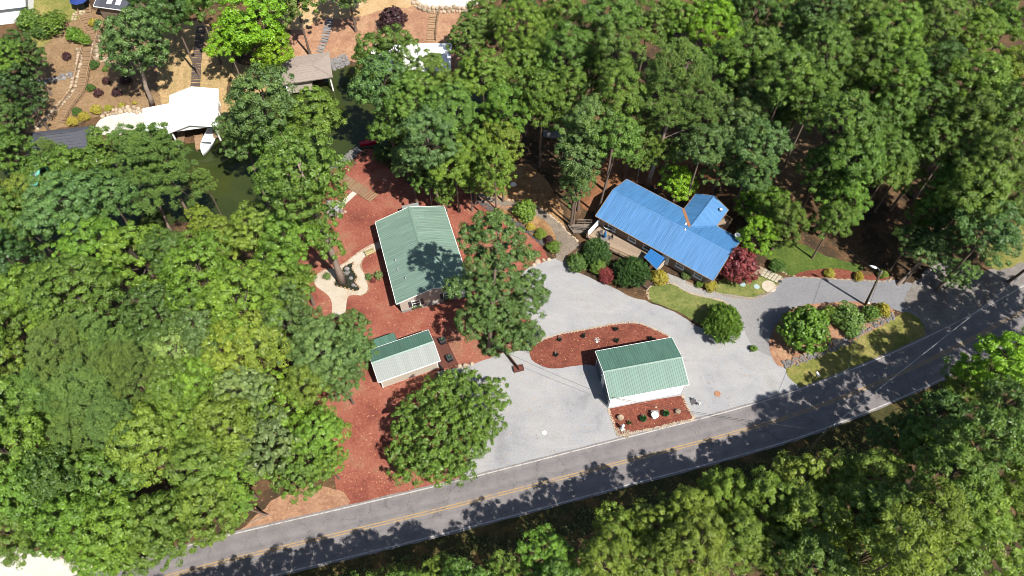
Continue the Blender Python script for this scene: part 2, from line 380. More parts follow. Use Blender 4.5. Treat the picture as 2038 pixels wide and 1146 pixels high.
M['turquoise'] = plain('turquoise_plastic', A(120, 220, 196), .4, .1, 1)
M['red'] = plain('red_plastic', A(220, 30, 60), .35, .1, 1)
M['aqua_stone'] = plain('pale_blue_stone', A(190, 214, 214), .8, .1, 2)
M['leaf'] = leaf_mat('leaf')
M['needle'] = leaf_mat('pine_needle', .6, .18, .3, .2)
def drive_mat():
    m, n, l, b = nodes('driveway_surface')
    tc = n.new('ShaderNodeTexCoord'); sx = n.new('ShaderNodeSeparateXYZ'); l.new(tc.outputs['Object'], sx.inputs[0])
    t = noise(n, l, tc.outputs['Object'], .35, 6, .7); big = ramp(n, [(.3, (.86, .85, .84)), (.5, (1, 1, 1)), (.72, (1.1, 1.08, 1.04))]); l.new(t.outputs[0], big.inputs[0])
    ad = n.new('ShaderNodeMath'); ad.operation = 'MULTIPLY_ADD'; l.new(t.outputs[0], ad.inputs[0]); ad.inputs[1].default_value = 9; l.new(sx.outputs[0], ad.inputs[2])
    mr = n.new('ShaderNodeMapRange'); l.new(ad.outputs[0], mr.inputs[0]); mr.inputs[1].default_value = 31; mr.inputs[2].default_value = 44
    c0 = mixc(n, l, 'MIX', mr.outputs[0], A(190, 186, 180), A(156, 156, 160)); c0 = mixc(n, l, 'MULTIPLY', 1.0, c0, big.outputs[0])
    g = noise(n, l, tc.outputs['Object'], 3.6, 5, .8); gr = ramp(n, [(.3, (.76, .76, .77)), (.7, (1.24, 1.24, 1.24))]); l.new(g.outputs[0], gr.inputs[0])
    l.new(mixc(n, l, 'MULTIPLY', 1.0, c0, gr.outputs[0]), b.inputs['Base Color']); b.inputs['Roughness'].default_value = .9; b.inputs['Specular IOR Level'].default_value = .25
    return m
M['drive'] = drive_mat()
def water_mat():
    m, n, l, b = nodes('lake_water')
    tc = n.new('ShaderNodeTexCoord'); t = noise(n, l, tc.outputs['Object'], .12, 4)
    r = ramp(n, [(.3, (.018, .028, .009)), (.6, (.032, .040, .010)), (.8, (.05, .05, .016))]); l.new(t.outputs[0], r.inputs[0]); l.new(r.outputs[0], b.inputs['Base Color'])
    b.inputs['Roughness'].default_value = .07; b.inputs['IOR'].default_value = 1.33
    w_ = noise(n, l, tc.outputs['Object'], 2.2, 3); bp = n.new('ShaderNodeBump'); bp.inputs['Strength'].default_value = .12; bp.inputs['Distance'].default_value = .05
    l.new(w_.outputs[0], bp.inputs['Height']); l.new(bp.outputs[0], b.inputs['Normal'])
    return m
M['water'] = water_mat()

# ---------------------------------------------------------------- terrain
def terrain():
    x0, x1, y0, y1, s = -150.0, 150.0, -20.0, 190.0, 1.25
    xs = np.arange(x0, x1 + .01, s); ys = np.arange(y0, y1 + .01, s)
    # skirts far beyond, so the sheet reaches the horizon
    xs = np.concatenate(([-2500, -900, -350], xs, [350, 900, 2500])); ys = np.concatenate(([-2500, -900, -250], ys, [350, 900, 2500]))
    X, Y = np.meshgrid(xs, ys)
    Zz = H(np.clip(X, x0, x1), np.clip(Y, y0, y1))
    nx, ny = len(xs), len(ys)
    vs = np.stack([X.ravel(), Y.ravel(), Zz.ravel()], 1)
    idx = np.arange(nx * ny).reshape(ny, nx)
    fs = np.stack([idx[:-1, :-1].ravel(), idx[:-1, 1:].ravel(), idx[1:, 1:].ravel(), idx[1:, :-1].ravel()], 1)
    me = bpy.data.meshes.new('ground'); me.from_pydata(vs.tolist(), [], fs.tolist()); me.update()
    me.polygons.foreach_set('use_smooth', [True] * len(me.polygons))
    tag(mkobj('ground', me, M['litter']), 'leaf litter forest floor under the trees', None, None, 'structure')
terrain()
lk = [Vector((p[0], p[1])) for p in LAKE]
cx = sum((p for p in lk), Vector((0, 0))) / len(lk)
mb = MB()
mb.v = [(p.x, p.y, WATER) for p in lk]
# the sheet of water reaches a little under the banks
grow = []
for i, p in enumerate(lk):
    t = lk[(i + 1) % len(lk)] - lk[i - 1]; nrm = Vector((t.y, -t.x)).normalized()
    if h1(*(p + nrm * 1.0)) < h1(*(p - nrm * 1.0)): nrm = -nrm
    grow.append(p + nrm * .5)
mb.v = [(p.x, p.y, WATER) for p in grow]
mb.f = [tuple(t) for t in tessellate_polygon([[Vector((p.x, p.y, 0)) for p in grow]])]
o = mb.build('water', M['water']); tag(o, 'dark green still lake water in the cove', None, None, 'structure')
bm = bmesh.new(); bm.from_mesh(o.data); bmesh.ops.recalc_face_normals(bm, faces=bm.faces[:])
if sum(f.normal.z for f in bm.faces) < 0: bmesh.ops.reverse_faces(bm, faces=bm.faces[:])
bm.to_mesh(o.data); bm.free()

# ---------------------------------------------------------------- road
CL = [P(u, v) for u, v in [(-320, 1330), (-100, 1272), (150, 1200), (420, 1124), (704, 1055.5), (940, 997.5), (1245, 918), (1460, 861.6), (1616, 813), (1805, 737), (1970, 655), (2120, 566), (2350, 400), (2700, 130)]]
CLs = catmull(CL, False, 1.0)
def offset_line(line, d):
    out = []
    for i, p in enumerate(line):
        t = line[min(i + 1, len(line) - 1)] - line[max(i - 1, 0)]
        nrm = Vector((-t.y, t.x)).normalized(); out.append(p + nrm * (d[i] if isinstance(d, list) else d))
    return out
def strip(name, line, d0, d1, z, mat, parent=None, breaks=None):
    a = offset_line(line, d0); b = offset_line(line, d1); mb = MB(); n = len(line)
    mb.v = [(p.x, p.y, z) for p in a] + [(p.x, p.y, z) for p in b]
    mb.f = [(i, i + 1, n + i + 1, n + i) for i in range(n - 1)]
    if d1 < d0: mb.f = [f[::-1] for f in mb.f]
    return mb.build(name, mat, parent)
rg = random.Random(5)
e0 = [-3.25 + rg.uniform(-.06, .06) for _ in CLs]; e1 = [3.25 + rg.uniform(-.05, .05) for _ in CLs]
def road_mesh():
    cols = [(None, 0)] + [(d, t) for d, t in ((-2.75, .35), (-2.3, 1.0), (-1.75, .6), (-1.2, .15), (-.75, .95), (-.35, .4), (.35, .4), (.75, .95), (1.2, .15), (1.75, .6), (2.3, 1.0), (2.75, .35))] + [(None, 0)]
    mb = MB(); att = []
    for k, (d, t) in enumerate(cols):
        ln = offset_line(CLs, e0 if k == 0 else e1 if k == len(cols) - 1 else d)
        for p in ln: mb.v.append((p.x, p.y, .030)); att.append(t)
    n = len(CLs)
    for k in range(len(cols) - 1):
        for i in range(n - 1): mb.f.append((k * n + i, k * n + i + 1, (k + 1) * n + i + 1, (k + 1) * n + i))
    me = mb.mesh('road'); at = me.attributes.new('wheel', 'FLOAT', 'POINT'); at.data.foreach_set('value', att); me.materials.append(asphalt_mat()); return me
def asphalt_mat():
    m, n, l, b = nodes('worn_asphalt'); tc = n.new('ShaderNodeTexCoord'); co = tc.outputs['Object']
    t = noise(n, l, co, .5, 8, .7); r = ramp(n, [(.3, A(136, 131, 131)), (.5, A(152, 146, 146)), (.7, A(164, 157, 155))]); l.new(t.outputs[0], r.inputs[0])
    at = n.new('ShaderNodeAttribute'); at.attribute_name = 'wheel'; wr = ramp(n, [(0, (1.1, 1.09, 1.07)), (1, (.9, .9, .91))]); l.new(at.outputs['Fac'], wr.inputs[0])
    c = mixc(n, l, 'MULTIPLY', 1.0, r.outputs[0], wr.outputs[0])
    v = n.new('ShaderNodeTexVoronoi'); v.feature = 'DISTANCE_TO_EDGE'; v.inputs['Scale'].default_value = .22
    ds = n.new('ShaderNodeVectorMath'); ds.operation = 'MULTIPLY_ADD'; w_ = noise(n, l, co, .8, 4); l.new(w_.outputs['Color'], ds.inputs[0]); ds.inputs[1].default_value = (2.5, 2.5, 0); l.new(co, ds.inputs[2]); l.new(ds.outputs[0], v.inputs['Vector'])
    cr = ramp(n, [(0, (.72, .72, .72)), (.012, (1, 1, 1))]); l.new(v.outputs['Distance'], cr.inputs[0]); c = mixc(n, l, 'MULTIPLY', 1.0, c, cr.outputs[0])
    g = noise(n, l, co, 5.0, 5, .8); gr = ramp(n, [(.3, (.9, .9, .9)), (.7, (1.1, 1.1, 1.1))]); l.new(g.outputs[0], gr.inputs[0])
    l.new(mixc(n, l, 'MULTIPLY', 1.0, c, gr.outputs[0]), b.inputs['Base Color']); b.inputs['Roughness'].default_value = .85; b.inputs['Specular IOR Level'].default_value = .3
    return m
road = mkobj('road', road_mesh()); tag(road, 'grey asphalt two lane road', None, None, 'structure')
strip('edge_line', CLs, 2.88, 3.04, .036, M['white_line'], road)
strip('edge_line', CLs, -3.04, -2.88, .036, M['white_line'], road)
strip('centre_line', CLs, .08, .23, .036, M['yellow_line'], road)
strip('centre_line', CLs, -.23, -.08, .036, M['yellow_line'], road)
# grassy verge on the wooded side of the road
va = offset_line(CLs, -3.0); vb = offset_line(CLs, -7.5)
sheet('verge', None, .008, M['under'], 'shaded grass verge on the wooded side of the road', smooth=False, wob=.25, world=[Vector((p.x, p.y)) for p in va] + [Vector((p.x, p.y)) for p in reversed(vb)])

# ---------------------------------------------------------------- ground surfaces, each a few millimetres above the one below
sheet('mulch_yard', [(648, 348), (690, 312), (718, 298), (738, 297), (770, 330), (830, 370), (930, 376), (960, 398), (990, 420), (1022, 442), (1060, 474), (1092, 512), (1060, 540), (1040, 600), (1050, 680), (1010, 705), (955, 722), (905, 735), (868, 742), (875, 765), (930, 850), (945, 900), (948, 960), (830, 985), (690, 1018), (672, 985), (655, 900), (640, 820), (610, 700), (580, 600), (560, 500), (585, 430)], .006, M['mulch'], 'red mulch yard around the green roofed house', wob=.2)
sheet('gravel_lot', [(945, 960), (936, 905), (950, 850), (900, 790), (872, 752), (870, 738), (905, 733), (955, 720), (1000, 703), (1040, 692), (1056, 645), (1043, 610), (1040, 545), (1085, 519), (1110, 513), (1131, 520), (1160, 547), (1210, 562), (1262, 586), (1300, 604), (1350, 624), (1400, 655), (1450, 640), (1500, 640), (1540, 712), (1566, 738), (1604, 770), (1590, 800), (1300, 870)], .012, M['gravel'], 'pale grey gravel parking lot between the houses and the road', wob=.12)
sheet('driveway', [(1326, 545), (1345, 546), (1385, 566), (1420, 578), (1470, 588), (1506, 588), (1540, 572), (1560, 552), (1600, 552), (1680, 554), (1768, 556), (1800, 560), (1850, 575), (1900, 600), (1940, 640), (1860, 690), (1835, 640), (1778, 616), (1735, 606), (1650, 606), (1590, 620), (1560, 660), (1540, 708), (1500, 690), (1478, 650), (1456, 618), (1437, 601), (1373, 585), (1338, 566)], .018, M['drive'], 'grey driveway curving behind the planted island', wob=.1)
sheet('dirt_pulloff', [(1835, 545), (1860, 525), (1905, 520), (1960, 540), (2060, 520), (2120, 560), (2000, 640), (1900, 680), (1850, 690), (1830, 630), (1800, 600)], .022, M['dirt'], 'packed dirt pull-off where the driveway meets the road', wob=.3)
sheet('lawn', z7((690, 830), (800, 802), (850, 805), (960, 866), (1170, 920), (1222, 965), (1150, 1030), (1015, 1060), (900, 990), (790, 945), (695, 905)), .030, M['lawn'], 'patchy lawn between the gravel lot and the grey path', wob=.08)
sheet('lawn', z7((1120, 850), (1130, 800), (1200, 760), (1370, 745), (1420, 755), (1540, 790), (1500, 835), (1390, 885), (1270, 880)), .030, M['lawn'], 'patchy lawn with stepping stones at the end of the blue roofed house', wob=.08)
sheet('lawn', z8((0, 640), (120, 590), (280, 620), (420, 690), (640, 740), (660, 770), (560, 800), (520, 775), (300, 780), (200, 810), (130, 790), (60, 740)), .030, M['greenlawn'], 'green lawn in half shade beside the driveway', wob=.15)
sheet('flower_bed', z8((205, 812), (300, 778), (520, 772), (650, 810), (800, 800), (840, 825), (800, 845), (600, 838), (400, 828), (250, 822)), .034, M['bed_mulch'], 'narrow mulched bed along the upper edge of the driveway', wob=.08)
sheet('verge', z4((150, 565), (400, 470), (520, 420), (700, 320), (860, 230), (930, 200), (1000, 230), (1060, 340), (950, 420), (700, 540), (500, 618), (275, 700)), .026, M['verge'], 'dry grass verge between the planted island and the road', wob=.12)
sheet('planting_island', z4((60, 490), (40, 420), (60, 330), (160, 200), (300, 150), (450, 135), (600, 130), (740, 145), (850, 185), (860, 230), (700, 330), (510, 425), (400, 465), (140, 560)), .034, M['pinestraw'], 'mulched planting island between driveway and verge', wob=.08)
sheet('garden_bed', z3((50, 290), (140, 248), (240, 217), (430, 182), (600, 150), (740, 142), (870, 187), (955, 232), (900, 300), (560, 420), (410, 412), (250, 435), (160, 430), (60, 378)), .034, M['bed_mulch'], 'kidney shaped red mulch bed behind the garage', wob=.06)
sheet('garden_bed', z3((556, 700), (700, 672), (900, 635), (1042, 612), (1108, 762), (900, 812), (640, 868), (610, 845)), .034, M['bed_mulch'], 'red mulch bed between the garage and the road', smooth=False, wob=.04)
sheet('garden_bed', z7((150, 640), (190, 590), (250, 560), (330, 560), (480, 600), (640, 680), (720, 720), (700, 800), (680, 900), (590, 890), (470, 830), (330, 770), (220, 710)), .034, M['litter'], 'planted bed in front of the tan deck', wob=.08)
sheet('garden_bed', z7((800, 690), (900, 690), (1100, 790), (1130, 850), (1050, 835), (930, 780), (810, 730)), .034, M['litter'], 'narrow bed along the front wall of the blue roofed house', wob=.06)
sheet('bare_ground', z6((1215, 325), (1340, 250), (1420, 180), (1620, 160), (1760, 300), (1830, 480), (1840, 640), (1780, 740), (1690, 660), (1510, 520), (1380, 450), (1290, 390)), .014, ground_mat('tan_soil', [(.3, A(150, 110, 74)), (.5, A(186, 144, 100)), (.7, A(206, 170, 126))], .3, 7, (2.4, (.55, .52, .5), (1.35, 1.35, 1.3)), (2, .15, A(220, 190, 150), .6)), 'tan bare soil between the stone edging and the trees', wob=.2)
sheet('garden_path', [(948, 388), (968, 384), (990, 396), (1020, 402), (1050, 408), (1075, 418), (1100, 430), (1116, 446), (1130, 463), (1153, 485), (1150, 496), (1132, 505), (1130, 520), (1108, 516), (1108, 480), (1096, 452), (1080, 436), (1050, 424), (1010, 416), (972, 408)], .022, M['path'], 'grey brown garden path winding up to the wooden ramp', wob=.06)
sheet('pond_terrace', z6((640, 655), (560, 690), (480, 740), (400, 800), (330, 830), (270, 845), (210, 890), (230, 950), (300, 1000), (330, 1060), (335, 1140), (410, 1140), (440, 1010), (520, 1010), (565, 970), (548, 880), (520, 830), (525, 785), (560, 745), (645, 700)), .020, M['concrete'], 'cream concrete terrace and path around the rock pond', wob=.05)
sheet('bark_bank', [(95, 75), (140, 30), (170, 15), (215, 30), (330, 40), (345, 110), (330, 200), (290, 218), (200, 232), (120, 255), (50, 262), (80, 180), (70, 120)], .05, M['bank'], 'brown bark covered bank below the lakeside houses', wob=.2)
sheet('dry_grass', [(318, 70), (370, 45), (420, 55), (470, 120), (560, 150), (520, 190), (470, 215), (432, 225), (400, 200), (345, 200), (320, 205)], .07, M['straw'], 'strawy dry grass bank beside the dark stairs', wob=.3)
sheet('pine_straw_bank', [(560, 90), (600, 45), (690, 25), (800, 0), (930, -10), (940, 80), (930, 140), (840, 140), (735, 128), (690, 122), (655, 128), (600, 160), (545, 170)], .05, M['pinestraw'], 'reddish pine straw bank above the boathouses', wob=.2)
sheet('sand_patch', [(580, 60), (650, 38), (690, 38), (760, 20), (840, 12), (850, -30), (640, -30), (560, 20)], .08, M['sand'], 'patch of pale sand at the top of the bank', wob=.4)
sheet('patio', z2((1140, -60), (1150, 5), (1190, 35), (1290, 55), (1400, 45), (1500, 45), (1560, 10), (1600, -60)), .10, M['slab'], 'bright concrete patio at the top of the bank', wob=.03)
sheet('grass_patch', [(110, -20), (160, 0), (168, 30), (150, 40), (125, 50), (85, 95), (60, 80), (60, 10)], .08, M['verge'], 'grass beside the lakeside house corner', wob=.2)
sheet('concrete_pad', [(-40, 1100), (20, 1088), (100, 1105), (150, 1115), (210, 1135), (180, 1165), (60, 1180), (-60, 1180)], .012, M['slab'], 'bright concrete pad under the trees by the road', wob=.1)
sheet('shade_path', [(1560, 250), (1600, 235), (1640, 290), (1600, 380), (1550, 400), (1520, 370), (1545, 310)], .012, M['bank'], 'dirt track in the shade of the tall trees', wob=.3)
sheet('bare_ground', [(1130, 340), (1180, 300), (1300, 320), (1420, 300), (1440, 360), (1370, 400), (1290, 370), (1230, 370), (1190, 420), (1150, 400)], .012, ground_mat('orange_soil', [(.3, A(132, 86, 60)), (.55, A(170, 116, 80)), (.75, A(194, 146, 106))], .3, 7, (2.4, (.5, .5, .5), (1.35, 1.35, 1.3))), 'orange pine straw floor behind the blue roofed house', wob=.3)
sheet('verge', [(440, 1085), (478, 1052), (520, 1020), (560, 985), (640, 965), (690, 985), (690, 1010), (600, 1035), (520, 1060)], .010, M['pinestraw'], 'strip of dry grass between woods and road', wob=.2)
sheet('verge', [(2040, 430), (2120, 420), (2200, 470), (2080, 545), (1990, 545), (1960, 500)], .010, M['verge'], 'dry grass under the last tree by the road', wob=.3)
# ---------------------------------------------------------------- buildings
def basis(x, y, z, t): return Matrix(((x[0], y[0], z[0], t[0]), (x[1], y[1], z[1], t[1]), (x[2], y[2], z[2], t[2]), (0, 0, 0, 1)))
def frame(A_, B_, C_, ze, zg=0.0):
    a, b, c = P(*A_, ze + zg), P(*B_, ze + zg), P(*C_, ze + zg)
    x = (b - a); L = x.length; x.normalize(); y = Vector((-x.y, x.x, 0)); W = (c - a).dot(y)
    if W < 0: print('frame flipped', A_)
    ctr = (a + b) / 2 + y * W / 2; ctr.z = zg
    return ctr, math.atan2(x.y, x.x), L, W
_pan = {}
def panel_mesh(key, pw, sl, ribs, mat, rib_h=.034):
    k = (key, round(pw, 3), round(sl, 3))
    if k in _pan: return _pan[k]
    pr = [(0, 0)]
    sp = pw / ribs
    for i in range(ribs):
        x = sp * (i + .5); pr += [(x - .06, 0), (x - .035, rib_h), (x + .035, rib_h), (x + .06, 0)]
    pr.append((pw - .004, 0))
    mb = MB(); n = len(pr)
    mb.v = [(x, 0, z) for x, z in pr] + [(x, sl, z) for x, z in pr] + [(0, 0, -.03), (pw - .004, 0, -.03), (0, sl, -.03), (pw - .004, sl, -.03)]
    mb.f = [(i, i + 1, n + i + 1, n + i) for i in range(n - 1)]
    q = 2 * n
    mb.f += [(q + 2, q + 3, q + 1, q), (0, n, q + 2, q), (n - 1, q + 1, q + 3, 2 * n - 1), tuple(range(n, 2 * n)) + (q + 3, q + 2), tuple(reversed(range(n))) + (q, q + 1)]
    me = mb.mesh('roof_panel'); me.materials.append(mat); _pan[k] = me
    return me
def put(o, Mx): o.matrix_local = Mx; return o
def gable(root, T, L, W, ze, zr, mats, oe=.35, og=.3, pw=.92, ribs=3, wall='wall', trim=True, walls=True, base=0.0, panels=True, eave_drop=0.0):
    """gable roofed body in the frame T (x along the ridge) below root; mats: wall, roof front, roof back, trim"""
    wl, ww = L - 2 * og, W - 2 * oe
    rise = zr - ze; th = math.atan2(rise, W / 2); sl = math.hypot(W / 2, rise)
    zw = ze + rise * (oe / (W / 2)) - .12
    if walls:
        mb = MB(); x = wl / 2; y = ww / 2
        mb.v = [(s * x, py, pz) for s in (-1, 1) for py, pz in ((-y, base), (y, base), (y, zw), (0, zr - .14), (-y, zw))]
        mb.f = [(0, 4, 3, 2, 1), (5, 6, 7, 8, 9), (0, 1, 6, 5), (1, 2, 7, 6), (2, 3, 8, 7), (3, 4, 9, 8), (4, 0, 5, 9)]
        put(mb.build(wall, mats[0], root), T)
    n = max(1, round(L / pw)); p = L / n
    c, s = math.cos(th), math.sin(th)
    for side, m in ((-1, mats[1]), (1, mats[2])):
        me = panel_mesh(m.name, p, sl - .02, ribs, m)
        for i in range(n):
            if side < 0: Mx = basis((-1, 0, 0), (0, -c, -s), (0, -s, c), (-L / 2 + p * (i + 1), -.02, zr))
            else: Mx = basis((1, 0, 0), (0, c, -s), (0, s, c), (-L / 2 + p * i, .02, zr))
            put(mkobj('roof_panel', me, None, root), T @ Mx)
    # deck under the panels, ridge cap and trim
    mb = MB()
    d = .12
    mb.v = [(sx * (L / 2 - .02), y, z) for sx in (-1, 1) for y, z in ((-W / 2 + .03, ze - .04), (0, zr - .04), (W / 2 - .03, ze - .04), (W / 2 - .03, ze - .04 - d), (0, zr - .04 - d), (-W / 2 + .03, ze - .04 - d))]
    mb.f = [(0, 1, 7, 6), (1, 2, 8, 7), (2, 3, 9, 8), (3, 4, 10, 9), (4, 5, 11, 10), (5, 0, 6, 11), (0, 5, 4, 1), (1, 4, 3, 2), (6, 7, 10, 11), (7, 8, 9, 10)]
    put(mb.build('roof_deck', mats[3], root), T)
    mb = MB(); r = .2
    mb.v = [(sx * (L / 2 + .02), y, z) for sx in (-1, 1) for y, z in ((-r, zr - r * s / c + .06), (0, zr + .075), (r, zr - r * s / c + .06), (r, zr - r * s / c + .03), (-r, zr - r * s / c + .03))]
    mb.f = [(0, 1, 6, 5), (1, 2, 7, 6), (2, 3, 8, 7), (3, 4, 9, 8), (4, 0, 5, 9), (4, 3, 2, 1, 0), (5, 6, 7, 8, 9)]
    put(mb.build('ridge_cap', mats[2], root), T)
    if trim:
        for sx in (-1, 1):
            mb = MB()
            for sy in (-1, 1): mb.bar((sx * (L / 2 + .03), 0, zr - .03), (sx * (L / 2 + .03), sy * W / 2, ze - .03), .05, .16)
            put(mb.build('rake_board', mats[3], root), T)
        for sy in (-1, 1):
            mb = MB(); mb.bar((-L / 2, sy * (W / 2 + .035), ze - .06), (L / 2, sy * (W / 2 + .035), ze - .06), .07, .13)
            put(mb.build('gutter', mats[3], root), T)
I4 = Matrix.Identity(4)
def window(root, pos, nrm, wd, ht, fm, shutters=None, sill=True, T=I4):
    nrm = Vector(nrm); tx = Vector((-nrm.y, nrm.x, 0)); pos = Vector(pos)
    Mx = T @ basis(tx, (0, 0, 1), nrm, pos)
    mb = MB(); f = .09
    mb.box((0, ht / 2 - f / 2, 0), (wd, f, .12)); mb.box((0, -ht / 2 + f / 2, 0), (wd, f, .12))
    mb.box((-wd / 2 + f / 2, 0, 0), (f, ht - 2 * f, .12)); mb.box((wd / 2 - f / 2, 0, 0), (f, ht - 2 * f, .12)); mb.box((0, 0, 0), (wd - 2 * f, .06, .10))
    o = put(mb.build('window', fm, root), Mx)
    mb = MB(); mb.box((0, 0, -.01), (wd - 2 * f, ht - 2 * f, .05)); mb.build('pane', M['glass'], o)
    if sill:
        mb = MB(); mb.box((0, -ht / 2 - .06, .06), (wd + .2, .08, .2)); mb.build('sill', fm, o)
    if shutters:
        for s in (-1, 1):
            mb = MB(); mb.box((s * (wd / 2 + .25), 0, 0), (.42, ht, .08))
            for k in range(6): mb.box((s * (wd / 2 + .25), -ht / 2 + (k + .5) * ht / 6, .05), (.32, ht / 6 - .06, .04))
            put(mb.build('shutter', shutters, root), Mx)
def door(root, pos, nrm, wd, ht, mat, fm, T=I4, panels=4):
    nrm = Vector(nrm); tx = Vector((-nrm.y, nrm.x, 0)); Mx = T @ basis(tx, (0, 0, 1), nrm, Vector(pos))
    mb = MB(); mb.box((0, ht / 2, 0), (wd, ht, .07)); o = put(mb.build('door', mat, root), Mx)
    for i in range(panels):
        q = MB(); q.box((0, ht * (i + .5) / panels, .045), (wd * .88, ht / panels - .08, .03)); q.build('panel', mat, o)
    q = MB(); q.box((wd * .4, ht * .45, .09), (.05, .14, .08)); q.build('handle', M['grey_metal'], o)
    mb = MB(); mb.box((0, ht + .06, .01), (wd + .24, .12, .1)); mb.box((-wd / 2 - .06, ht / 2, .01), (.12, ht, .1)); mb.box((wd / 2 + .06, ht / 2, .01), (.12, ht, .1)); put(mb.build('door_frame', fm, root), Mx)
def vent(root, x, y, zr, W, rise, T=I4, hgt=.45, r=.07, mat='grey_metal'):
    z = zr - rise * abs(y) / (W / 2)
    mb = MB(); mb.lathe([(r * 2.2, -.02), (r * 1.6, .08), (r, .10), (r, hgt)], (x, y, z), 8); put(mb.build('vent_pipe', M[mat], root, True), T)
def local(root, p): return (Matrix.Translation(root.location) @ Matrix.Rotation(root.rotation_euler.z, 4, 'Z')).inverted() @ Vector(p)

# green roofed house
ctr, rz, L, W = frame((747, 442), (789, 605), (884, 411), 3.1)
hg = empty('house', ctr, rz, 'single storey house with long sage green metal roof on red mulch', 'house')
gable(hg, I4, L, W, 3.1, 4.75, (M['cream'], M['roof_green'], M['roof_green'], M['white']), .45, .35)
GX = L / 2 - .35
for yy in (-2.6, 2.0): window(hg, (GX + .03, yy, 1.6), (1, 0, 0), 1.25, 1.4, M['white'], M['dark'])
for yy in (-2.6, 2.0):
    mb = MB(); mb.box((GX + .22, yy, .72), (.35, 1.35, .25)); bx = mb.build('window_box', M['brown'], hg)
    mb = MB(); rg = random.Random(3)
    for k in range(60):
        c = Vector((GX + .22 + rg.uniform(-.15, .25), yy + rg.uniform(-.7, .7), .85 + rg.uniform(0, .3)))
        a = Vector((rg.uniform(-1, 1), rg.uniform(-1, 1), rg.uniform(-.3, .6))) * .12; b = Vector((rg.uniform(-1, 1), rg.uniform(-1, 1), rg.uniform(-.3, .6))) * .09
        mb.add([c - a, c + b, c + a, c - b], [(0, 1, 2, 3)])
    g = mb.build('flowers', plain('box_plants', A(110, 140, 60), .6, .3, 3), bx)
mb = MB(); mb.box((GX + .03, 0, .25), (.06, W - .95, .5)); mb.build('plinth', M['stone_grey'], hg)
door(hg, (GX + .04, 4.1, .05), (1, 0, 0), .95, 2.05, M['white'], M['white'])
for k in range(5): window(hg, (-6 + 3 * k, -W / 2 + .42, 1.7), (0, -1, 0), 1.0, 1.2, M['white'])
for px_ in z6((740, 770), (757, 832), (808, 893)):
    p = local(hg, P(*px_, 4.0)); vent(hg, p.x, p.y, 4.75, W, 1.65)
for px_ in z6((890, 508), (935, 492)):
    p = local(hg, P(*px_, 4.2)); vent(hg, p.x, p.y, 4.75, W, 1.65, hgt=.2, r=.07, mat='grey_metal')
mb = MB(); p = local(hg, P(817, 408, 3.0)); mb.box((p.x - .2, p.y, 2.0), (1.6, 2.6, .12)); mb.box((p.x - .8, p.y - 1.2, 1), (.12, .12, 2)); mb.box((p.x - .8, p.y + 1.2, 1), (.12, .12, 2)); mb.build('porch_roof', M['roof_galv'], hg)

# blue roofed house
ctr, rz, L, W = frame((1184, 430.5), (1419, 560), (1249.5, 356), 3.0)
W -= .25
hb = empty('house', ctr, rz, 'long ranch house with bright blue metal roof and a back wing', 'house')
gable(hb, I4, L, W, 3.0, 4.7, (M['tan'], M['roof_blue'], M['roof_blue'], M['wood_tan']), .55, .35)
BL, BW = L, W
ta, tb, tc_ = (local(hb, P(*p, 3.0)) for p in z7((920, 305), (1000, 212), (1210, 320)))
wy0, wy1 = 0.6, (tb.y + tc_.y) / 2
wx = (tb.x + tc_.x) / 2; ww = abs(tc_.x - tb.x)
Tw = basis((0, 1, 0), (-1, 0, 0), (0, 0, 1), (wx, (wy0 + wy1) / 2, 0))
gable(hb, Tw, wy1 - wy0, ww, 3.0, 4.35, (M['tan'], M['roof_blue'], M['roof_blue'], M['wood_tan']), .4, .3)
mb = MB(); p = (wx - ww / 2 + .2, BW / 2 + .1, 3.3)
mb.bar((wx - ww / 2 - .1, BW / 2 - .1, 3.12), (wx - .15, .95, 4.42), .45, .05); mb.build('valley_flashing', M['terracotta'], hb)
mb = MB(); mb.bar((wx + ww / 2 + .1, BW / 2 - .1, 3.12), (wx + .15, .95, 4.42), .35, .05); mb.build('valley_flashing', M['roof_blue'], hb)
for k, xx in enumerate((-7.2, -3.6, -1.0, 4.6, 7.6)): window(hb, (xx, -BW / 2 + .52, 1.75), (0, -1, 0), 1.3, 1.2, M['white'])
door(hb, (2.2, -BW / 2 + .51, .1), (0, -1, 0), .95, 2.05, M['white'], M['white'])
window(hb, (BL / 2 - .32, -1.5, 1.7), (1, 0, 0), 1.2, 1.2, M['white'])
for px_ in z7((932, 412), (925, 458)):
    p = local(hb, P(*px_, 4.3)); vent(hb, p.x, p.y, 4.7, W, 1.7, hgt=.3, r=.08, mat='white')
p = local(hb, P(*z7((1160, 318))[0], 3.7)); mb = MB(); mb.lathe([(.22, 0), (.2, .35), (.3, .4), (.05, .6)], (p.x, p.y, 3.45), 10); mb.build('roof_vent', M['white'], hb, True)
p = local(hb, P(*z7((1262, 505))[0], 3.3)); mb = MB(); mb.lathe([(.04, 0), (.04, .4), (.35, .5), (.45, .62), (.42, .63)], (p.x, p.y, 3.5), 12); mb.build('dish', M['white'], hb, True)
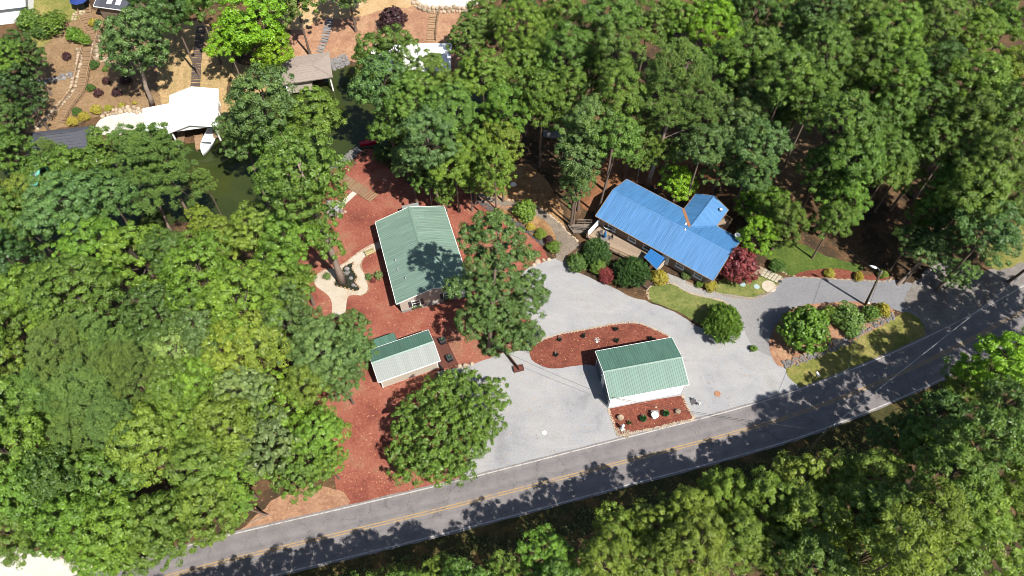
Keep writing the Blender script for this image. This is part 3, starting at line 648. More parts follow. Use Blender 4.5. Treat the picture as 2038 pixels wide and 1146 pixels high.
# blue canvas awning over the side entrance
aw = [P(*z7(q)[0], zz) for q, zz in (((705, 572), 2.75), ((797, 632), 2.75), ((742, 706), 2.35), ((660, 625), 2.35))]
aw[2], aw[3] = aw[3], aw[2]; aw[2], aw[3] = aw[3], aw[2]
er = empty('awning', (aw[2].x, aw[2].y, 0), 0, 'bright blue canvas awning at the front of the ranch house', 'awning')
mb = MB(); N = 8; top = []
for i in range(N + 1):
    for j in range(2):
        t = i / N; e = aw[0].lerp(aw[3], t) if j == 0 else aw[1].lerp(aw[2], t)
        e = e - Vector((er.location.x, er.location.y, .12 * math.sin(math.pi * t))); top.append(e)
mb.v = [tuple(q) for q in top] + [tuple(q - Vector((0, 0, .03))) for q in top]; n = len(top)
for i in range(N): mb.f += [(2 * i, 2 * i + 1, 2 * i + 3, 2 * i + 2), (n + 2 * i, n + 2 * i + 2, n + 2 * i + 3, n + 2 * i + 1), (2 * i, 2 * i + 2, n + 2 * i + 2, n + 2 * i), (2 * i + 1, n + 2 * i + 1, n + 2 * i + 3, 2 * i + 3)]
mb.build('canvas', M['awning'], er)
for q in (aw[2], aw[3]):
    mb = MB(); q = q - er.location; mb.tube([(q.x, q.y, 0), (q.x, q.y, q.z)], .05, 6); mb.build('post', M['grey_metal'], er)
mb = MB(); mb.tube([aw[2] - er.location, aw[3] - er.location], .04, 6); mb.build('front_rail', M['grey_metal'], er)

# garage
M['door_blue'] = plain('slate_door', (.06, .085, .11), .5, .1, 1)
ctr, rz, L, W = frame((1213.5, 795), (1371, 765), (1180.5, 700), 3.3)
ga = empty('garage', ctr, rz, 'white garage with deep green ribbed metal roof beside the road', 'garage')
gable(ga, I4, L, W, 3.3, 4.35, (M['white'], M['roof_green2'], M['roof_green2'], M['white']), .3, .3)
for yy in (-1.7, 1.7): door(ga, (-L / 2 + .28, yy, .05), (-1, 0, 0), 2.5, 2.3, M['door_blue'], M['white'])
mb = MB(); mb.tube([(L / 2 - .25, -W / 2 + .22, 0), (L / 2 - .25, -W / 2 + .22, 3.0)], .05, 6); mb.build('downpipe', M['white'], ga)
mb = MB(); mb.tube([(-L / 2 + .25, -W / 2 + .22, 0), (-L / 2 + .25, -W / 2 + .22, 3.0)], .05, 6); mb.build('downpipe', M['white'], ga)
mb = MB(); mb.lathe([(.05, 0), (.05, .3), (.16, .35), (.1, .5)], (-L / 2 - .02, 0, 3.0), 8); mb.build('wall_lamp', M['white'], ga, True)
for k in range(12):
    mb = MB(); mb.box((0, -W / 2 + .295, .15 + .24 * k), (L - .66, .03, .2)); mb.build('siding_board', M['white'], ga)

# shed with deck
ctr, rz, L, W = frame((753, 761), (876, 717.6), (731, 698), 2.6)
ws = W
sh = empty('shed', ctr, rz, 'small cream shed with silver front and green back roof slopes', 'shed')
gable(sh, I4, L, W, 2.6, 3.7, (M['cream'], M['roof_galv'], M['roof_green2'], M['white']), .35, .3, .8, 3)
mb = MB()
p = [local(sh, P(*q, 2.35)) for q in zs((545, 262), (665, 217), (693, 285), (600, 318))]
cxm = sum(q.x for q in p) / 4; x0, x1 = min(p[0].x, p[3].x) - .6, p[1].x + .1; y0, y1 = W / 2 - .05, W / 2 + 1.5
me = panel_mesh('lean', .8, 1.6, 4, M['roof_green2']); th = .14
nl = max(1, round((x1 - x0) / .8))
for i in range(nl): put(mkobj('lean_to_panel', me, None, sh), basis((1, 0, 0), (0, math.cos(th), -math.sin(th)), (0, math.sin(th), math.cos(th)), (x0 + .8 * i, y0, 2.55)))
mb = MB(); mb.box(((x0 + x1) / 2, (y0 + y1) / 2 - .1, 1.05), (x1 - x0 - .2, y1 - y0 - .3, 2.1)); mb.build('lean_to_wall', M['cream'], sh)
mb = MB(); mb.box((-L / 2 + .38, -W / 2 + .36, 1.2), (.12, .1, 2.4)); mb.box((L / 2 - .38, -W / 2 + .36, 1.2), (.12, .1, 2.4)); mb.build('corner_board', M['white'], sh)
door(sh, (L / 2 - .27, .2, .1), (1, 0, 0), 1.0, 2.0, M['white'], M['white'])

# ---- decks of planks
def plank_deck(name, label, px, z, mat, cat='deck', dirpx=None, pw=.145, gap=.012, posts=True, world=None):
    pts = world or [P(*q, z) for q in px]
    x = Vector((P(*dirpx[1], z) - P(*dirpx[0], z))).normalized() if dirpx else (pts[1] - pts[0]).normalized()
    ang = math.atan2(x.y, x.x); base = Vector((sum(p.x for p in pts) / len(pts), sum(p.y for p in pts) / len(pts), h1(pts[0].x, pts[0].y)))
    e = empty(name, base, ang, label, cat)
    loc = [local(e, p) for p in pts]; zz = z - base.z
    ys = [p.y for p in loc]; y = min(ys); k = 0
    while y < max(ys):
        yc = y + pw / 2; cr = []
        for i in range(len(loc)):
            a, b = loc[i], loc[(i + 1) % len(loc)]
            if (a.y > yc) != (b.y > yc): cr.append(a.x + (yc - a.y) / (b.y - a.y) * (b.x - a.x))
        cr.sort()
        for i in range(0, len(cr) - 1, 2):
            if cr[i + 1] - cr[i] > .1:
                mb = MB(); mb.box(((cr[i] + cr[i + 1]) / 2, yc, zz - .02), (cr[i + 1] - cr[i], pw - gap, .04)); mb.build('plank', mat, e)
        y += pw
    if posts and zz > .15:
        for p in loc:
            q = p * .93; mb = MB(); mb.box((q.x, q.y, (zz - .045) / 2), (.12, .12, zz - .045)); mb.build('post', mat, e)
        mb = MB()
        for i in range(len(loc)): mb.bar((loc[i].x * .97, loc[i].y * .97, zz - .14), (loc[(i + 1) % len(loc)].x * .97, loc[(i + 1) % len(loc)].y * .97, zz - .14), .05, .18)
        mb.build('rim_joist', mat, e)
    return e
def railing(name, label, px, z, mat, ht=.95, sp=1.4, balusters=True, world=None, cat='railing', group=None):
    pts = world or [P(*q, z) for q in px]
    e = empty(name, pts[0], 0, label, cat, group); pts = [p - pts[0] for p in pts]
    for i in range(len(pts) - 1):
        a, b = pts[i], pts[i + 1]; n = max(1, round((b - a).length / sp))
        for k in range(n + (1 if i == len(pts) - 2 else 0)):
            q = a.lerp(b, k / n); mb = MB(); mb.box((q.x, q.y, q.z + ht / 2), (.1, .1, ht)); mb.build('post', mat, e)
        for zz in ((ht - .03, .09), (ht * .3, .06)):
            mb = MB(); up = Vector((0, 0, zz[0])); mb.bar(a + up, b + up, .08, zz[1]); mb.build('rail', mat, e)
        if balusters:
            n = int((b - a).length / .22)
            for k in range(1, n):
                q = a.lerp(b, k / n); mb = MB(); mb.box((q.x, q.y, q.z + ht * .62), (.035, .035, ht * .62)); mb.build('baluster', mat, e)
    return e
plank_deck('deck', 'reddish brown plank deck on the right side of the shed', zs((965, 255), (1060, 262), (1155, 460), (990, 505)), .25, M['deck_red'], dirpx=zs((1060, 262), (1155, 460)), pw=.19)
plank_deck('deck', 'large tan deck in front of the blue roofed house', z7((285, 500), (372, 425), (420, 440), (520, 470), (700, 575), (665, 640), (600, 655), (450, 590)), .7, M['deck_tan'], dirpx=z7((372, 425), (700, 575)), pw=.2, gap=.01)
railing('railing', 'tan railing along the front edge of the large deck', z7((285, 500), (450, 590), (600, 655)), .7, M['wood_tan'])
plank_deck('deck', 'small tan back deck beside the blue roofed wing', z7((1130, 420), (1185, 370), (1228, 398), (1195, 452)), .6, M['deck_tan'], dirpx=z7((1185, 370), (1228, 398)), pw=.2)
railing('railing', 'low tan railing around the small back deck', z7((1185, 370), (1228, 398), (1195, 452)), .6, M['wood_tan'], .8)
# ramp with railings up to the deck
plank_deck('ramp', 'grey timber ramp at the left end of the large deck', z7((165, 415), (360, 408), (330, 465), (200, 468)), .45, M['wood_grey'], 'ramp', dirpx=z7((165, 415), (165, 470)), pw=.2)
railing('railing', 'grey timber railing on the back side of the ramp', z7((228, 408), (362, 412)), .45, M['wood_grey'], 1.0, 1.2)
railing('railing', 'grey timber railing on the front side of the ramp', z7((205, 448), (322, 462)), .45, M['wood_grey'], 1.0, 1.2)
def fence(name, label, a, b, ht, mat, n, z=0):
    a = P(*a, z); b = P(*b, z); e = empty(name, a, math.atan2(b.y - a.y, b.x - a.x), label, 'fence'); L = (b - a).length
    for k in range(n):
        mb = MB(); mb.box((L * (k + .5) / n, 0, ht / 2 + .05), (L / n - .015, .03, ht)); mb.build('board', mat, e)
    for x in (0, L):
        mb = MB(); mb.box((x, -.06, ht / 2 + .05), (.12, .1, ht + .1)); mb.build('post', mat, e)
    mb = MB(); mb.bar((0, -.05, ht * .85), (L, -.05, ht * .85), .05, .1); mb.bar((0, -.05, ht * .2), (L, -.05, ht * .2), .05, .1); mb.build('rail', mat, e)
fence('fence', 'white board screen at the left corner of the large deck', *z7((290, 498), (362, 420)), 1.5, M['white'], 10, .7)
fence('fence', 'white board screen below the blue awning', *z7((735, 740), (800, 665)), 1.4, M['cream'], 10)
# low timber planter box beside the awning
p = P(*z7((690, 795))[0]); e = empty('planter_box', p, R(48), 'low grey timber planter box at the lawn corner', 'planter')
for sx, sy, dx, dy in ((0, -.5, 2.6, .08), (0, .5, 2.6, .08), (-1.26, 0, .08, .92), (1.26, 0, .08, .92)):
    mb = MB(); mb.box((sx, sy, .3), (dx, dy, .6)); mb.build('side_board', M['wood_dark'], e)
mb = MB(); mb.box((0, 0, .25), (2.42, .9, .44)); mb.build('soil', M['brown'], e)

# ---- lakeside buildings across the water
def hip(root, L, W, ze, zr, inset, mat, wallmat, trim, base, walls=True):
    mb = MB(); x, y = L / 2, W / 2
    mb.v = [(-x, -y, ze), (x, -y, ze), (x, y, ze), (-x, y, ze), (-x + inset, 0, zr), (x - inset, 0, zr), (-x, -y, ze - .15), (x, -y, ze - .15), (x, y, ze - .15), (-x, y, ze - .15)]
    mb.f = [(0, 1, 5, 4), (1, 2, 5), (2, 3, 4, 5), (3, 0, 4), (6, 7, 1, 0), (7, 8, 2, 1), (8, 9, 3, 2), (9, 6, 0, 3), (9, 8, 7, 6)]
    mb.build('roof', mat, root)
    for a, b in (((-x, -y, ze), (-x + inset, 0, zr)), ((x, -y, ze), (x - inset, 0, zr)), ((x, y, ze), (x - inset, 0, zr)), ((-x, y, ze), (-x + inset, 0, zr)), ((-x + inset, 0, zr), (x - inset, 0, zr))):
        mb = MB(); mb.bar(Vector(a) + Vector((0, 0, .03)), Vector(b) + Vector((0, 0, .03)), .28, .06); mb.build('hip_cap', mat, root)
    # courses of shingles as raised strips
    n = int(math.hypot(W / 2, zr - ze) / .45)
    for sy in (-1, 1):
        for k in range(n):
            t = k / n; yy = -y * (1 - t) * 1 if sy < 0 else y * (1 - t); xx = x - inset * t; zz = ze + (zr - ze) * t
            mb = MB(); mb.bar((-xx, yy, zz + .02), (xx, yy, zz + .02), .06, .05); mb.build('shingle_course', mat, root)
    for sx in (-1, 1):
        for sy in (-1, 1):
            mb = MB(); mb.box((sx * (x - .5), sy * (y - .5), (ze - .15 + base) / 2), (.22, .22, ze - .15 - base)); mb.build('post', trim, root)
    if walls:
        mb = MB(); mb.box((-L * .2, 0, (ze - .16) / 2 + .1), (L * .5, W - 1.4, ze - .36)); mb.build('wall', wallmat, root)
ctr, rz, L, W = frame((333, 268), (333 - 4 + 4, 268), (432, 190), 3.0) if False else frame((338, 190), (332, 266), (434, 190), 3.2)
bh = empty('boathouse', ctr, rz, 'boathouse with brilliant white metal roof over a docked boat', 'boathouse')
gable(bh, I4, L, W, 3.2, 4.4, (M['white'], M['roof_white'], M['roof_white'], M['white']), .4, .4, walls=False)
mb = MB(); x = L / 2 - .3; mb.v = [(x, -W / 2 + .4, 3.1), (x, W / 2 - .4, 3.1), (x, 0, 4.25), (x - .1, -W / 2 + .4, 3.1), (x - .1, W / 2 - .4, 3.1), (x - .1, 0, 4.25)]; mb.f = [(0, 1, 2), (5, 4, 3), (0, 3, 4, 1), (1, 4, 5, 2), (2, 5, 3, 0)]; mb.build('gable_wall', M['white'], bh)
for sx in (-1, -.33, .33, 1):
    for sy in (-1, 1):
        mb = MB(); mb.box((sx * (L / 2 - .6), sy * (W / 2 - .6), .55), (.24, .24, 5.1)); mb.build('post', M['white'], bh)
mb = MB(); mb.box((-L / 2 + 2.4, 0, 1.5), (3.6, W - 1.2, 2.9)); mb.build('wall', M['cream'], bh)
mb = MB(); mb.box((1.4, -W / 2 + 1.1, .25), (L - 4.2, 1.2, .14)); mb.build('dock', M['wood'], bh)
mb = MB(); mb.box((1.4, W / 2 - 1.1, .25), (L - 4.2, 1.2, .14)); mb.build('dock', M['wood'], bh)
q = [P(*c, 2.7) for c in ((284, 216), (337, 206), (331, 254), (287, 262))]
cc = sum(q, Vector()) / 4
e = empty('side_roof', (cc.x, cc.y, 0), 0, 'low flat white roof attached left of the white boathouse', 'roof')
mb = MB(); mb.prism([(p.x - cc.x, p.y - cc.y) for p in reversed(q)], 2.6, 2.75); mb.build('roof_slab', M['roof_white'], e)
for p in q: mb = MB(); v = (p - cc) * .92; mb.box((v.x, v.y, 1.3), (.18, .18, 2.6)); mb.build('post', M['white'], e)
sheet('lakeside_terrace', [(200, 238), (240, 226), (290, 222), (292, 262), (250, 268), (212, 270), (190, 262)], .06, M['slab'], 'bright concrete terrace beside the white boathouse', wob=.05)
ctr, rz, L, W = frame((52, 310), (178, 296), (44, 266), 3.0)
e = empty('boathouse', ctr, rz, 'boathouse with charcoal hip roof at the foot of the curved stairs', 'boathouse'); hip(e, L, W, 3.0, 4.6, 3.0, M['shingle_dark'], M['tan'], M['white'], -2.0)
ctr, rz, L, W = frame((562, 168), (662, 153), (566, 116), 3.0)
e = empty('boathouse', ctr, rz, 'boathouse with weathered tan shingle hip roof', 'boathouse'); hip(e, L, W, 3.0, 3.5, 3.2, M['shingle_tan'], M['cream'], M['white'], -2.0)
ctr, rz, L, W = frame((738, 142), (897, 140), (745, 88), 3.0)
e = empty('boathouse', ctr, rz, 'wide boathouse with white roof half hidden behind the oaks', 'boathouse'); gable(e, I4, L, W, 3.0, 4.2, (M['cream'], M['roof_white'], M['roof_white'], M['white']), .4, .4, walls=False)
for sx in (-1, -.33, .33, 1):
    for sy in (-1, 1):
        mb = MB(); mb.box((sx * (L / 2 - .6), sy * (W / 2 - .6), .4), (.24, .24, 4.9)); mb.build('post', M['white'], e)
zg = G(20, 40).z
ctr, rz, L, W = frame((-100, 30), (50, 12), (-108, -50), 3.2, zg)
e = empty('house', ctr, rz, 'corner of a lakeside house with pale roof at the top left', 'house'); gable(e, I4, L, W, 3.2, 5.2, (M['white'], M['roof_white'], M['roof_white'], M['white']), .5, .5, base=-1.5)
railing('railing', 'white balustrade below the pale roofed lakeside house', [(-20, 30), (34, 27)], zg + .6, M['white'], 1.0, 1.6)
zg = G(215, 35).z
ctr, rz, L, W = frame((186, 12), (258, 22), (192, -60), 3.0, zg)
e = empty('house', ctr, rz, 'grey lakeside house with skylights at the top of the curved stairs', 'house'); gable(e, I4, L, W, 3.0, 4.6, (M['tan'], M['shingle_dark'], M['shingle_dark'], M['white']), .4, .4, ribs=1, base=-2.0)
for xx in (-.8, .9):
    mb = MB(); th = math.atan2(1.6, W / 2); put(mb.box((0, 0, .08), (.9, 1.3, .12)).build('skylight', M['white'], e), basis((1, 0, 0), (0, math.cos(th), math.sin(th)), (0, -math.sin(th), math.cos(th)), (xx, -W / 2 + 1.4, 3.0 + 1.6 * 1.4 / (W / 2))))
# ---------------------------------------------------------------- stairs
def stairs(name, label, px, wd, step, mat, railing_side=0, rmat=None, lift=.12):
    """flight of separate treads following the bank"""
    pts = [G(u, v) for u, v in px]; line = catmull(pts, False, .25)
    e = empty(name, (pts[0].x, pts[0].y, pts[0].z), 0, label, 'stairs'); b0 = e.location
    d = 0; nxt = 0; me = None; prev = line[0]
    mb = MB(); mb.box((0, 0, 0), (wd, step * .9, .07)); me = mb.mesh('tread'); me.materials.append(mat)
    posts = []
    for i, p in enumerate(line):
        d += (p - prev).length; prev = p
        if d >= nxt:
            t = line[min(i + 1, len(line) - 1)] - line[max(i - 1, 0)]; a = math.atan2(t.y, t.x) - math.pi / 2
            z = h1(p.x, p.y) + lift
            o = mkobj('tread', me, None, e, (p.x - b0.x, p.y - b0.y, z - b0.z), a); nxt += step
            posts.append((p, a, z))
    for s in (-1, 1):
        mb = MB()
        q = [Vector((p.x + s * (wd / 2 - .08) * math.cos(a), p.y + s * (wd / 2 - .08) * math.sin(a), z - .14)) - b0 for p, a, z in posts]
        for i in range(len(q) - 1): mb.bar(q[i], q[i + 1], .06, .2)
        mb.build('stringer', rmat or mat, e)
    for s in ((-1, 1) if railing_side == 2 else (railing_side,) if railing_side else ()):
        q = [Vector((p.x + s * (wd / 2 + .05) * math.cos(a), p.y + s * (wd / 2 + .05) * math.sin(a), z)) - b0 for p, a, z in posts]
        k = max(1, round(1.6 / step)); sel = q[::k] + ([q[-1]] if (len(q) - 1) % k else [])
        for v in sel:
            mb = MB(); mb.box((v.x, v.y, v.z + .45), (.1, .1, .95)); mb.build('post', rmat or mat, e)
        for hz in (.88, .45):
            mb = MB()
            for i in range(len(sel) - 1): mb.bar(sel[i] + Vector((0, 0, hz)), sel[i + 1] + Vector((0, 0, hz)), .07, .08)
            mb.build('rail', rmat or mat, e)
    return e
stairs('stairs', 'curving tan timber stairs down the bark bank', z1((560, 60), (562, 110), (600, 195), (612, 240), (590, 310), (570, 400), (545, 500), (530, 585), (480, 655), (430, 720), (395, 800)), 2.0, .5, M['wood'], 2, M['wood_tan'])
stairs('stairs', 'straight dark grey timber stairs down the dry grass bank', z1((1312, 180), (1300, 280), (1285, 400), (1278, 520), (1270, 615)), 1.6, .48, M['wood_dark'])
stairs('stairs', 'short grey stairs above the tan shingle boathouse', z2((575, 130), (560, 200), (545, 250), (510, 335)), 1.5, .5, M['stone_grey'])
stairs('stairs', 'tan timber stairs with rail from the patio to the white boathouse', z2((1268, 55), (1255, 120), (1245, 190), (1238, 280)), 1.7, .5, M['wood_tan'], -1, M['wood'])

# ---------------------------------------------------------------- stones
def stone_row(name, label, px, size, mat, seed, gap=.92, rows=1, height=.6, cat='stone wall'):
    """wall or edging of separate boulders"""
    line = catmull([G(u, v) for u, v in px], False, .1); rg = random.Random(seed)
    p0 = line[0]; e = empty(name, (p0.x, p0.y, h1(p0.x, p0.y)), 0, label, cat); b0 = e.location.copy()
    for r in range(rows):
        nxt = rg.uniform(0, .2); d = 0; prev = line[0]
        for i, p in enumerate(line):
            d += (p - prev).length; prev = p
            if d >= nxt:
                s = size * rg.uniform(.7, 1.3); nxt = d + s * gap
                t = (line[min(i + 1, len(line) - 1)] - line[max(i - 1, 0)]).normalized(); nr = Vector((-t.y, t.x))
                q = p + nr * ((r - (rows - 1) / 2) * size * .85 + rg.uniform(-.1, .1) * size)
                mb = MB(); mb.rock((0, 0, 0), (s, s * rg.uniform(.7, 1.1), s * height * rg.uniform(.8, 1.2)), rg)
                o = mb.build('stone', mat, e); o.location = (q.x - b0.x, q.y - b0.y, h1(q.x, q.y) - b0.z - .06); o.rotation_euler.z = rg.uniform(0, 6)
    return e
def stone_stuff(name, label, px, width, size, n, mat, seed, closed=False, world=None, cat='stones'):
    """loose stones too small to tell apart, one mass"""
    line = catmull(world or [G(u, v) for u, v in px], closed, .2); rg = random.Random(seed); mb = MB()
    for k in range(n):
        i = rg.randrange(len(line)); p = line[i]; t = line[(i + 1) % len(line)] - line[i - 1] if 0 < i < len(line) - 1 else line[1] - line[0]
        nr = Vector((-t.y, t.x)).normalized(); q = p + nr * rg.uniform(-.5, .5) * width; s = size * rg.uniform(.6, 1.4)
        mb.rock((q.x, q.y, h1(q.x, q.y) - .03), (s, s * rg.uniform(.7, 1), s * .6), rg, 5)
    o = mb.build(name, mat); tag(o, label, cat, None, 'stuff'); return o
stone_row('retaining_wall', 'pale boulder wall along the left side of the curved stairs', z1((522, 320), (515, 420), (490, 520), (465, 600), (380, 700), (300, 780), (230, 845)), .62, M['stone'], 2, .8, 2)
stone_row('retaining_wall', 'pale boulder wall right of the upper curved stairs', z1((655, 240), (625, 330), (630, 380), (690, 395), (740, 400)), .75, M['stone'], 3, .8, 2)
stone_row('retaining_wall', 'short row of pale stones on the left bark bank', z1((255, 540), (320, 530), (400, 510), (470, 490)), .7, M['stone_grey'], 4, .8, 2)
stone_row('retaining_wall', 'low stone wall behind the lakeside terrace', z1((660, 755), (720, 735), (800, 720), (860, 715), (920, 735)), .8, M['stone'], 6, .8, 2)
stone_row('retaining_wall', 'boulder wall below the bright patio', z2((1125, 5), (1160, 45), (1230, 65), (1310, 70), (1400, 65), (1480, 70)), .9, M['stone'], 7, .8, 2)
stone_row('rock_border', 'rocks around the sandy planting circle by the curved stairs', z1((480, 130), (490, 100), (520, 85), (545, 90)), .55, M['stone'], 8, .8, 2, cat='rocks')
stone_stuff('riprap', 'grey riprap stones along the lake shore by the mulch', z6((300, 185), (370, 150), (440, 110), (500, 55)), 1.9, .42, 420, M['stone_grey'], 9)
stone_stuff('riprap', 'grey riprap along the far shore beside the tan boathouse', z2((590, 430), (630, 415), (690, 385)), 2.4, .5, 200, M['stone_grey'], 10)
stone_stuff('stone_edging', 'dark stone edging between red mulch and tan soil', z6((1215, 325), (1290, 395), (1390, 462), (1500, 522), (1610, 590), (1710, 672)), .9, .3, 520, M['stone_dark'], 11)
stone_stuff('stone_edging', 'white stone edging around the kidney shaped bed', z3((50, 288), (140, 246), (240, 213), (430, 178), (600, 146), (740, 137), (870, 184), (958, 228)), .28, .2, 330, M['stone'], 12)
stone_stuff('stone_edging', 'pale stone edging around the roadside bed', z3((560, 705), (585, 770), (612, 845), (640, 870), (800, 838), (1000, 792), (1112, 764), (1075, 690), (1044, 614)), .35, .2, 420, M['stone'], 13)
stone_stuff('stone_edging', 'pale stones heaped at the corner of the roadside bed', z3((620, 850), (650, 855), (690, 862)), 1.1, .22, 130, M['stone'], 14)
stone_stuff('stone_edging', 'white rock strip at the front of the planting island', z4((140, 545), (260, 510), (410, 450), (520, 400), (620, 345), (720, 285), (850, 225)), 1.1, .34, 420, M['stone_grey'], 15)
stone_stuff('stone_edging', 'thin stone kerb along the upper edge of the driveway', z8((130, 790), (200, 818), (400, 832), (600, 842), (800, 850), (840, 830)), .25, .22, 240, M['stone'], 16)
stone_stuff('stone_edging', 'thin stone kerb around the lawn with stepping stones', z7((940, 790), (1060, 845), (1130, 862), (1270, 890), (1395, 892), (1500, 842), (1560, 765)), .25, .22, 260, M['stone'], 17)
stone_stuff('stone_edging', 'thin stone kerb along the lawn below the grey path', z7((690, 900), (682, 840), (720, 812), (800, 800), (850, 800), (960, 862), (1170, 914), (1228, 965)), .25, .2, 240, M['stone'], 18)
stone_stuff('stone_edging', 'tan edging stones along both sides of the garden path', [(1131, 518), (1152, 497), (1150, 480), (1128, 460), (1112, 442), (1075, 415), (1050, 405), (1010, 398), (985, 390)], .3, .24, 230, M['stone'], 19)
stone_stuff('stone_edging', 'orange tan edging below the garden path', z6((1215, 322), (1260, 350), (1320, 385), (1400, 425), (1500, 435), (1580, 430)), .35, .25, 160, M['terracotta'], 20)
stone_row('rock_border', 'pale boulders where gravel lot meets the mulch by the shed', zs((1160, 480), (1220, 475), (1290, 455)), .7, M['stone'], 21, 1.0, cat='rocks')
stone_row('rock_border', 'pale boulders at the top corner of the gravel lot', [(1060, 528), (1078, 520), (1092, 517)], .8, M['stone'], 22, 1.0, cat='rocks')
def boulder(u, v, s, mat, label, hh=.7, seed=0):
    p = G(u, v); rg = random.Random(seed + int(u)); mb = MB(); mb.rock((0, 0, -.05), (s, s * .8, s * hh), rg, 9); o = mb.build('boulder', mat); o.location = p; tag(o, label, 'boulder'); return o
boulder(*z3((637, 762))[0], 1.0, M['stone'], 'tan boulder at the left end of the roadside bed', .9)
boulder(*z3((1010, 722))[0], .9, M['stone'], 'squarish tan boulder at the right end of the roadside bed', .8)
boulder(*z3((868, 690))[0], .35, M['stone'], 'small stone in the roadside bed near the garage wall')
boulder(*z1((228, 722))[0], 1.5, M['stone_grey'], 'flat grey boulder on the lower left bark bank', .4)
boulder(*z6((668, 258))[0], .5, M['stone'], 'small pale stone lying alone on the lakeside mulch')
boulder(*z6((1512, 290))[0], 1.1, M['white'], 'round white stone on the tan soil under the trees', .5)
boulder(*z7((1545, 790))[0], .6, M['stone_dark'], 'dark rock at the driveway corner by the paver path')
boulder(*z8((690, 995))[0], .4, M['white'], 'small white rock at the foot of the lamp pole')

# rock pond on the terrace
pp = [G(*q) for q in z6((345, 940), (370, 890), (410, 880), (395, 840), (420, 815), (470, 795), (460, 830), (495, 890), (480, 920), (510, 960), (490, 980), (440, 968), (390, 955))]
pr = empty('rock_pond', (pp[0].x, pp[0].y, 0), 0, 'small rock rimmed garden pond on the cream terrace', 'pond')
mb = MB(); mb.prism([(p.x - pp[0].x, p.y - pp[0].y) for p in catmull(pp, True, .3)], .0, .06); mb.build('basin', plain('pond_water', (.02, .022, .012), .08, .3, 2, spec=.6), pr)
rg = random.Random(31); ln = catmull(pp, True, .42)
for p in ln:
    mb = MB(); s = rg.uniform(.22, .42); mb.rock((0, 0, 0), (s, s * .8, s * .6), rg); o = mb.build('stone', M['wood_tan'], pr); o.location = (p.x - pp[0].x, p.y - pp[0].y, .02)
for q in z6((430, 840), (440, 860), (470, 945), (485, 950), (455, 900), (425, 870)):
    p = G(*q); mb = MB(); s = rg.uniform(.4, .85); mb.rock((0, 0, 0), (s, s * .8, s * .6), rg, 8); o = mb.build('stone', M['stone_grey'], pr); o.location = (p.x - pp[0].x, p.y - pp[0].y, .02)
rp = [G(*q) for q in z6((270, 880), (290, 862), (320, 870), (325, 890), (300, 905), (275, 900))]
rb = empty('planting_ring', (rp[0].x, rp[0].y, 0), 0, 'round stone ringed planting bed on the cream terrace', 'planter')
mb = MB(); mb.prism([(p.x - rp[0].x, p.y - rp[0].y) for p in rp], .0, .05); mb.build('soil', M['lawn'], rb)
for p in catmull(rp, True, .4):
    mb = MB(); mb.rock((0, 0, 0), (.4, .35, .25), rg); o = mb.build('stone', M['stone'], rb); o.location = (p.x - rp[0].x, p.y - rp[0].y, .02)
stone_stuff('stone_edging', 'brown kerb around the cream terrace', z6((620, 665), (480, 745), (400, 805), (330, 833), (270, 848), (212, 890)), .12, .2, 130, M['wood_tan'], 33)
stone_stuff('stone_edging', 'brown kerb on the house side of the cream terrace', z6((645, 700), (562, 745), (528, 785), (522, 830), (550, 880), (567, 970), (522, 1010)), .12, .2, 130, M['wood_tan'], 34)
# fire pit rock circle by the lake
fp = G(*z6((340, 440))[0]); e = empty('fire_pit', fp, 0, 'ring of pale rocks around a fire pit near the lake', 'fire pit')
for k in range(14):
    a = 2 * math.pi * k / 14; mb = MB(); s = rg.uniform(.5, .9); mb.rock((0, 0, 0), (s, s, s * .6), rg); o = mb.build('stone', M['stone_grey'] if k % 3 else M['stone'], e); o.location = (1.4 * math.cos(a), 1.4 * math.sin(a), -.03)
mb = MB(); mb.lathe([(1.1, .01), (1.1, .05), (.2, .07)], (0, 0, 0), 12); mb.build('gravel', M['gravel'], e)
stone_row('rock_border', 'pale rocks right of the fire pit', z6((370, 500), (395, 480), (415, 465)), .7, M['stone'], 35, .9, cat='rocks')
# timber landing steps and white walkway in the yard
wl = [G(*q) for q in z6((385, 240), (440, 275), (510, 320), (560, 350), (610, 380))]
e = empty('timber_steps', (wl[0].x, wl[0].y, 0), 0, 'weathered timber boardwalk steps across the lakeside mulch', 'steps')
ln = catmull(wl, False, .34)
mb = MB(); mb.box((0, 0, 0), (.31, 1.9, .09)); me = mb.mesh('plank'); me.materials.append(M['wood'])
for i, p in enumerate(ln[:-1]):
    t = ln[i + 1] - p; o = mkobj('plank', me, None, e, (p.x - wl[0].x, p.y - wl[0].y, .1 + .07 * (i // 4 % 2)), math.atan2(t.y, t.x) + (.12 if i // 4 % 2 else -.08))
wa, wb = [G(*q) for q in z6((483, 335), (395, 415))]
e = empty('stone_walk', wa, math.atan2(wb.y - wa.y, wb.x - wa.x), 'white stone slab walkway leading to the fire pit', 'walkway'); L = (wb - wa).length
for k in range(7):
    mb = MB(); mb.box((L * (k + .5) / 7, 0, .05), (L / 7 - .03, .85, .09)); mb.build('slab', M['slab'], e)

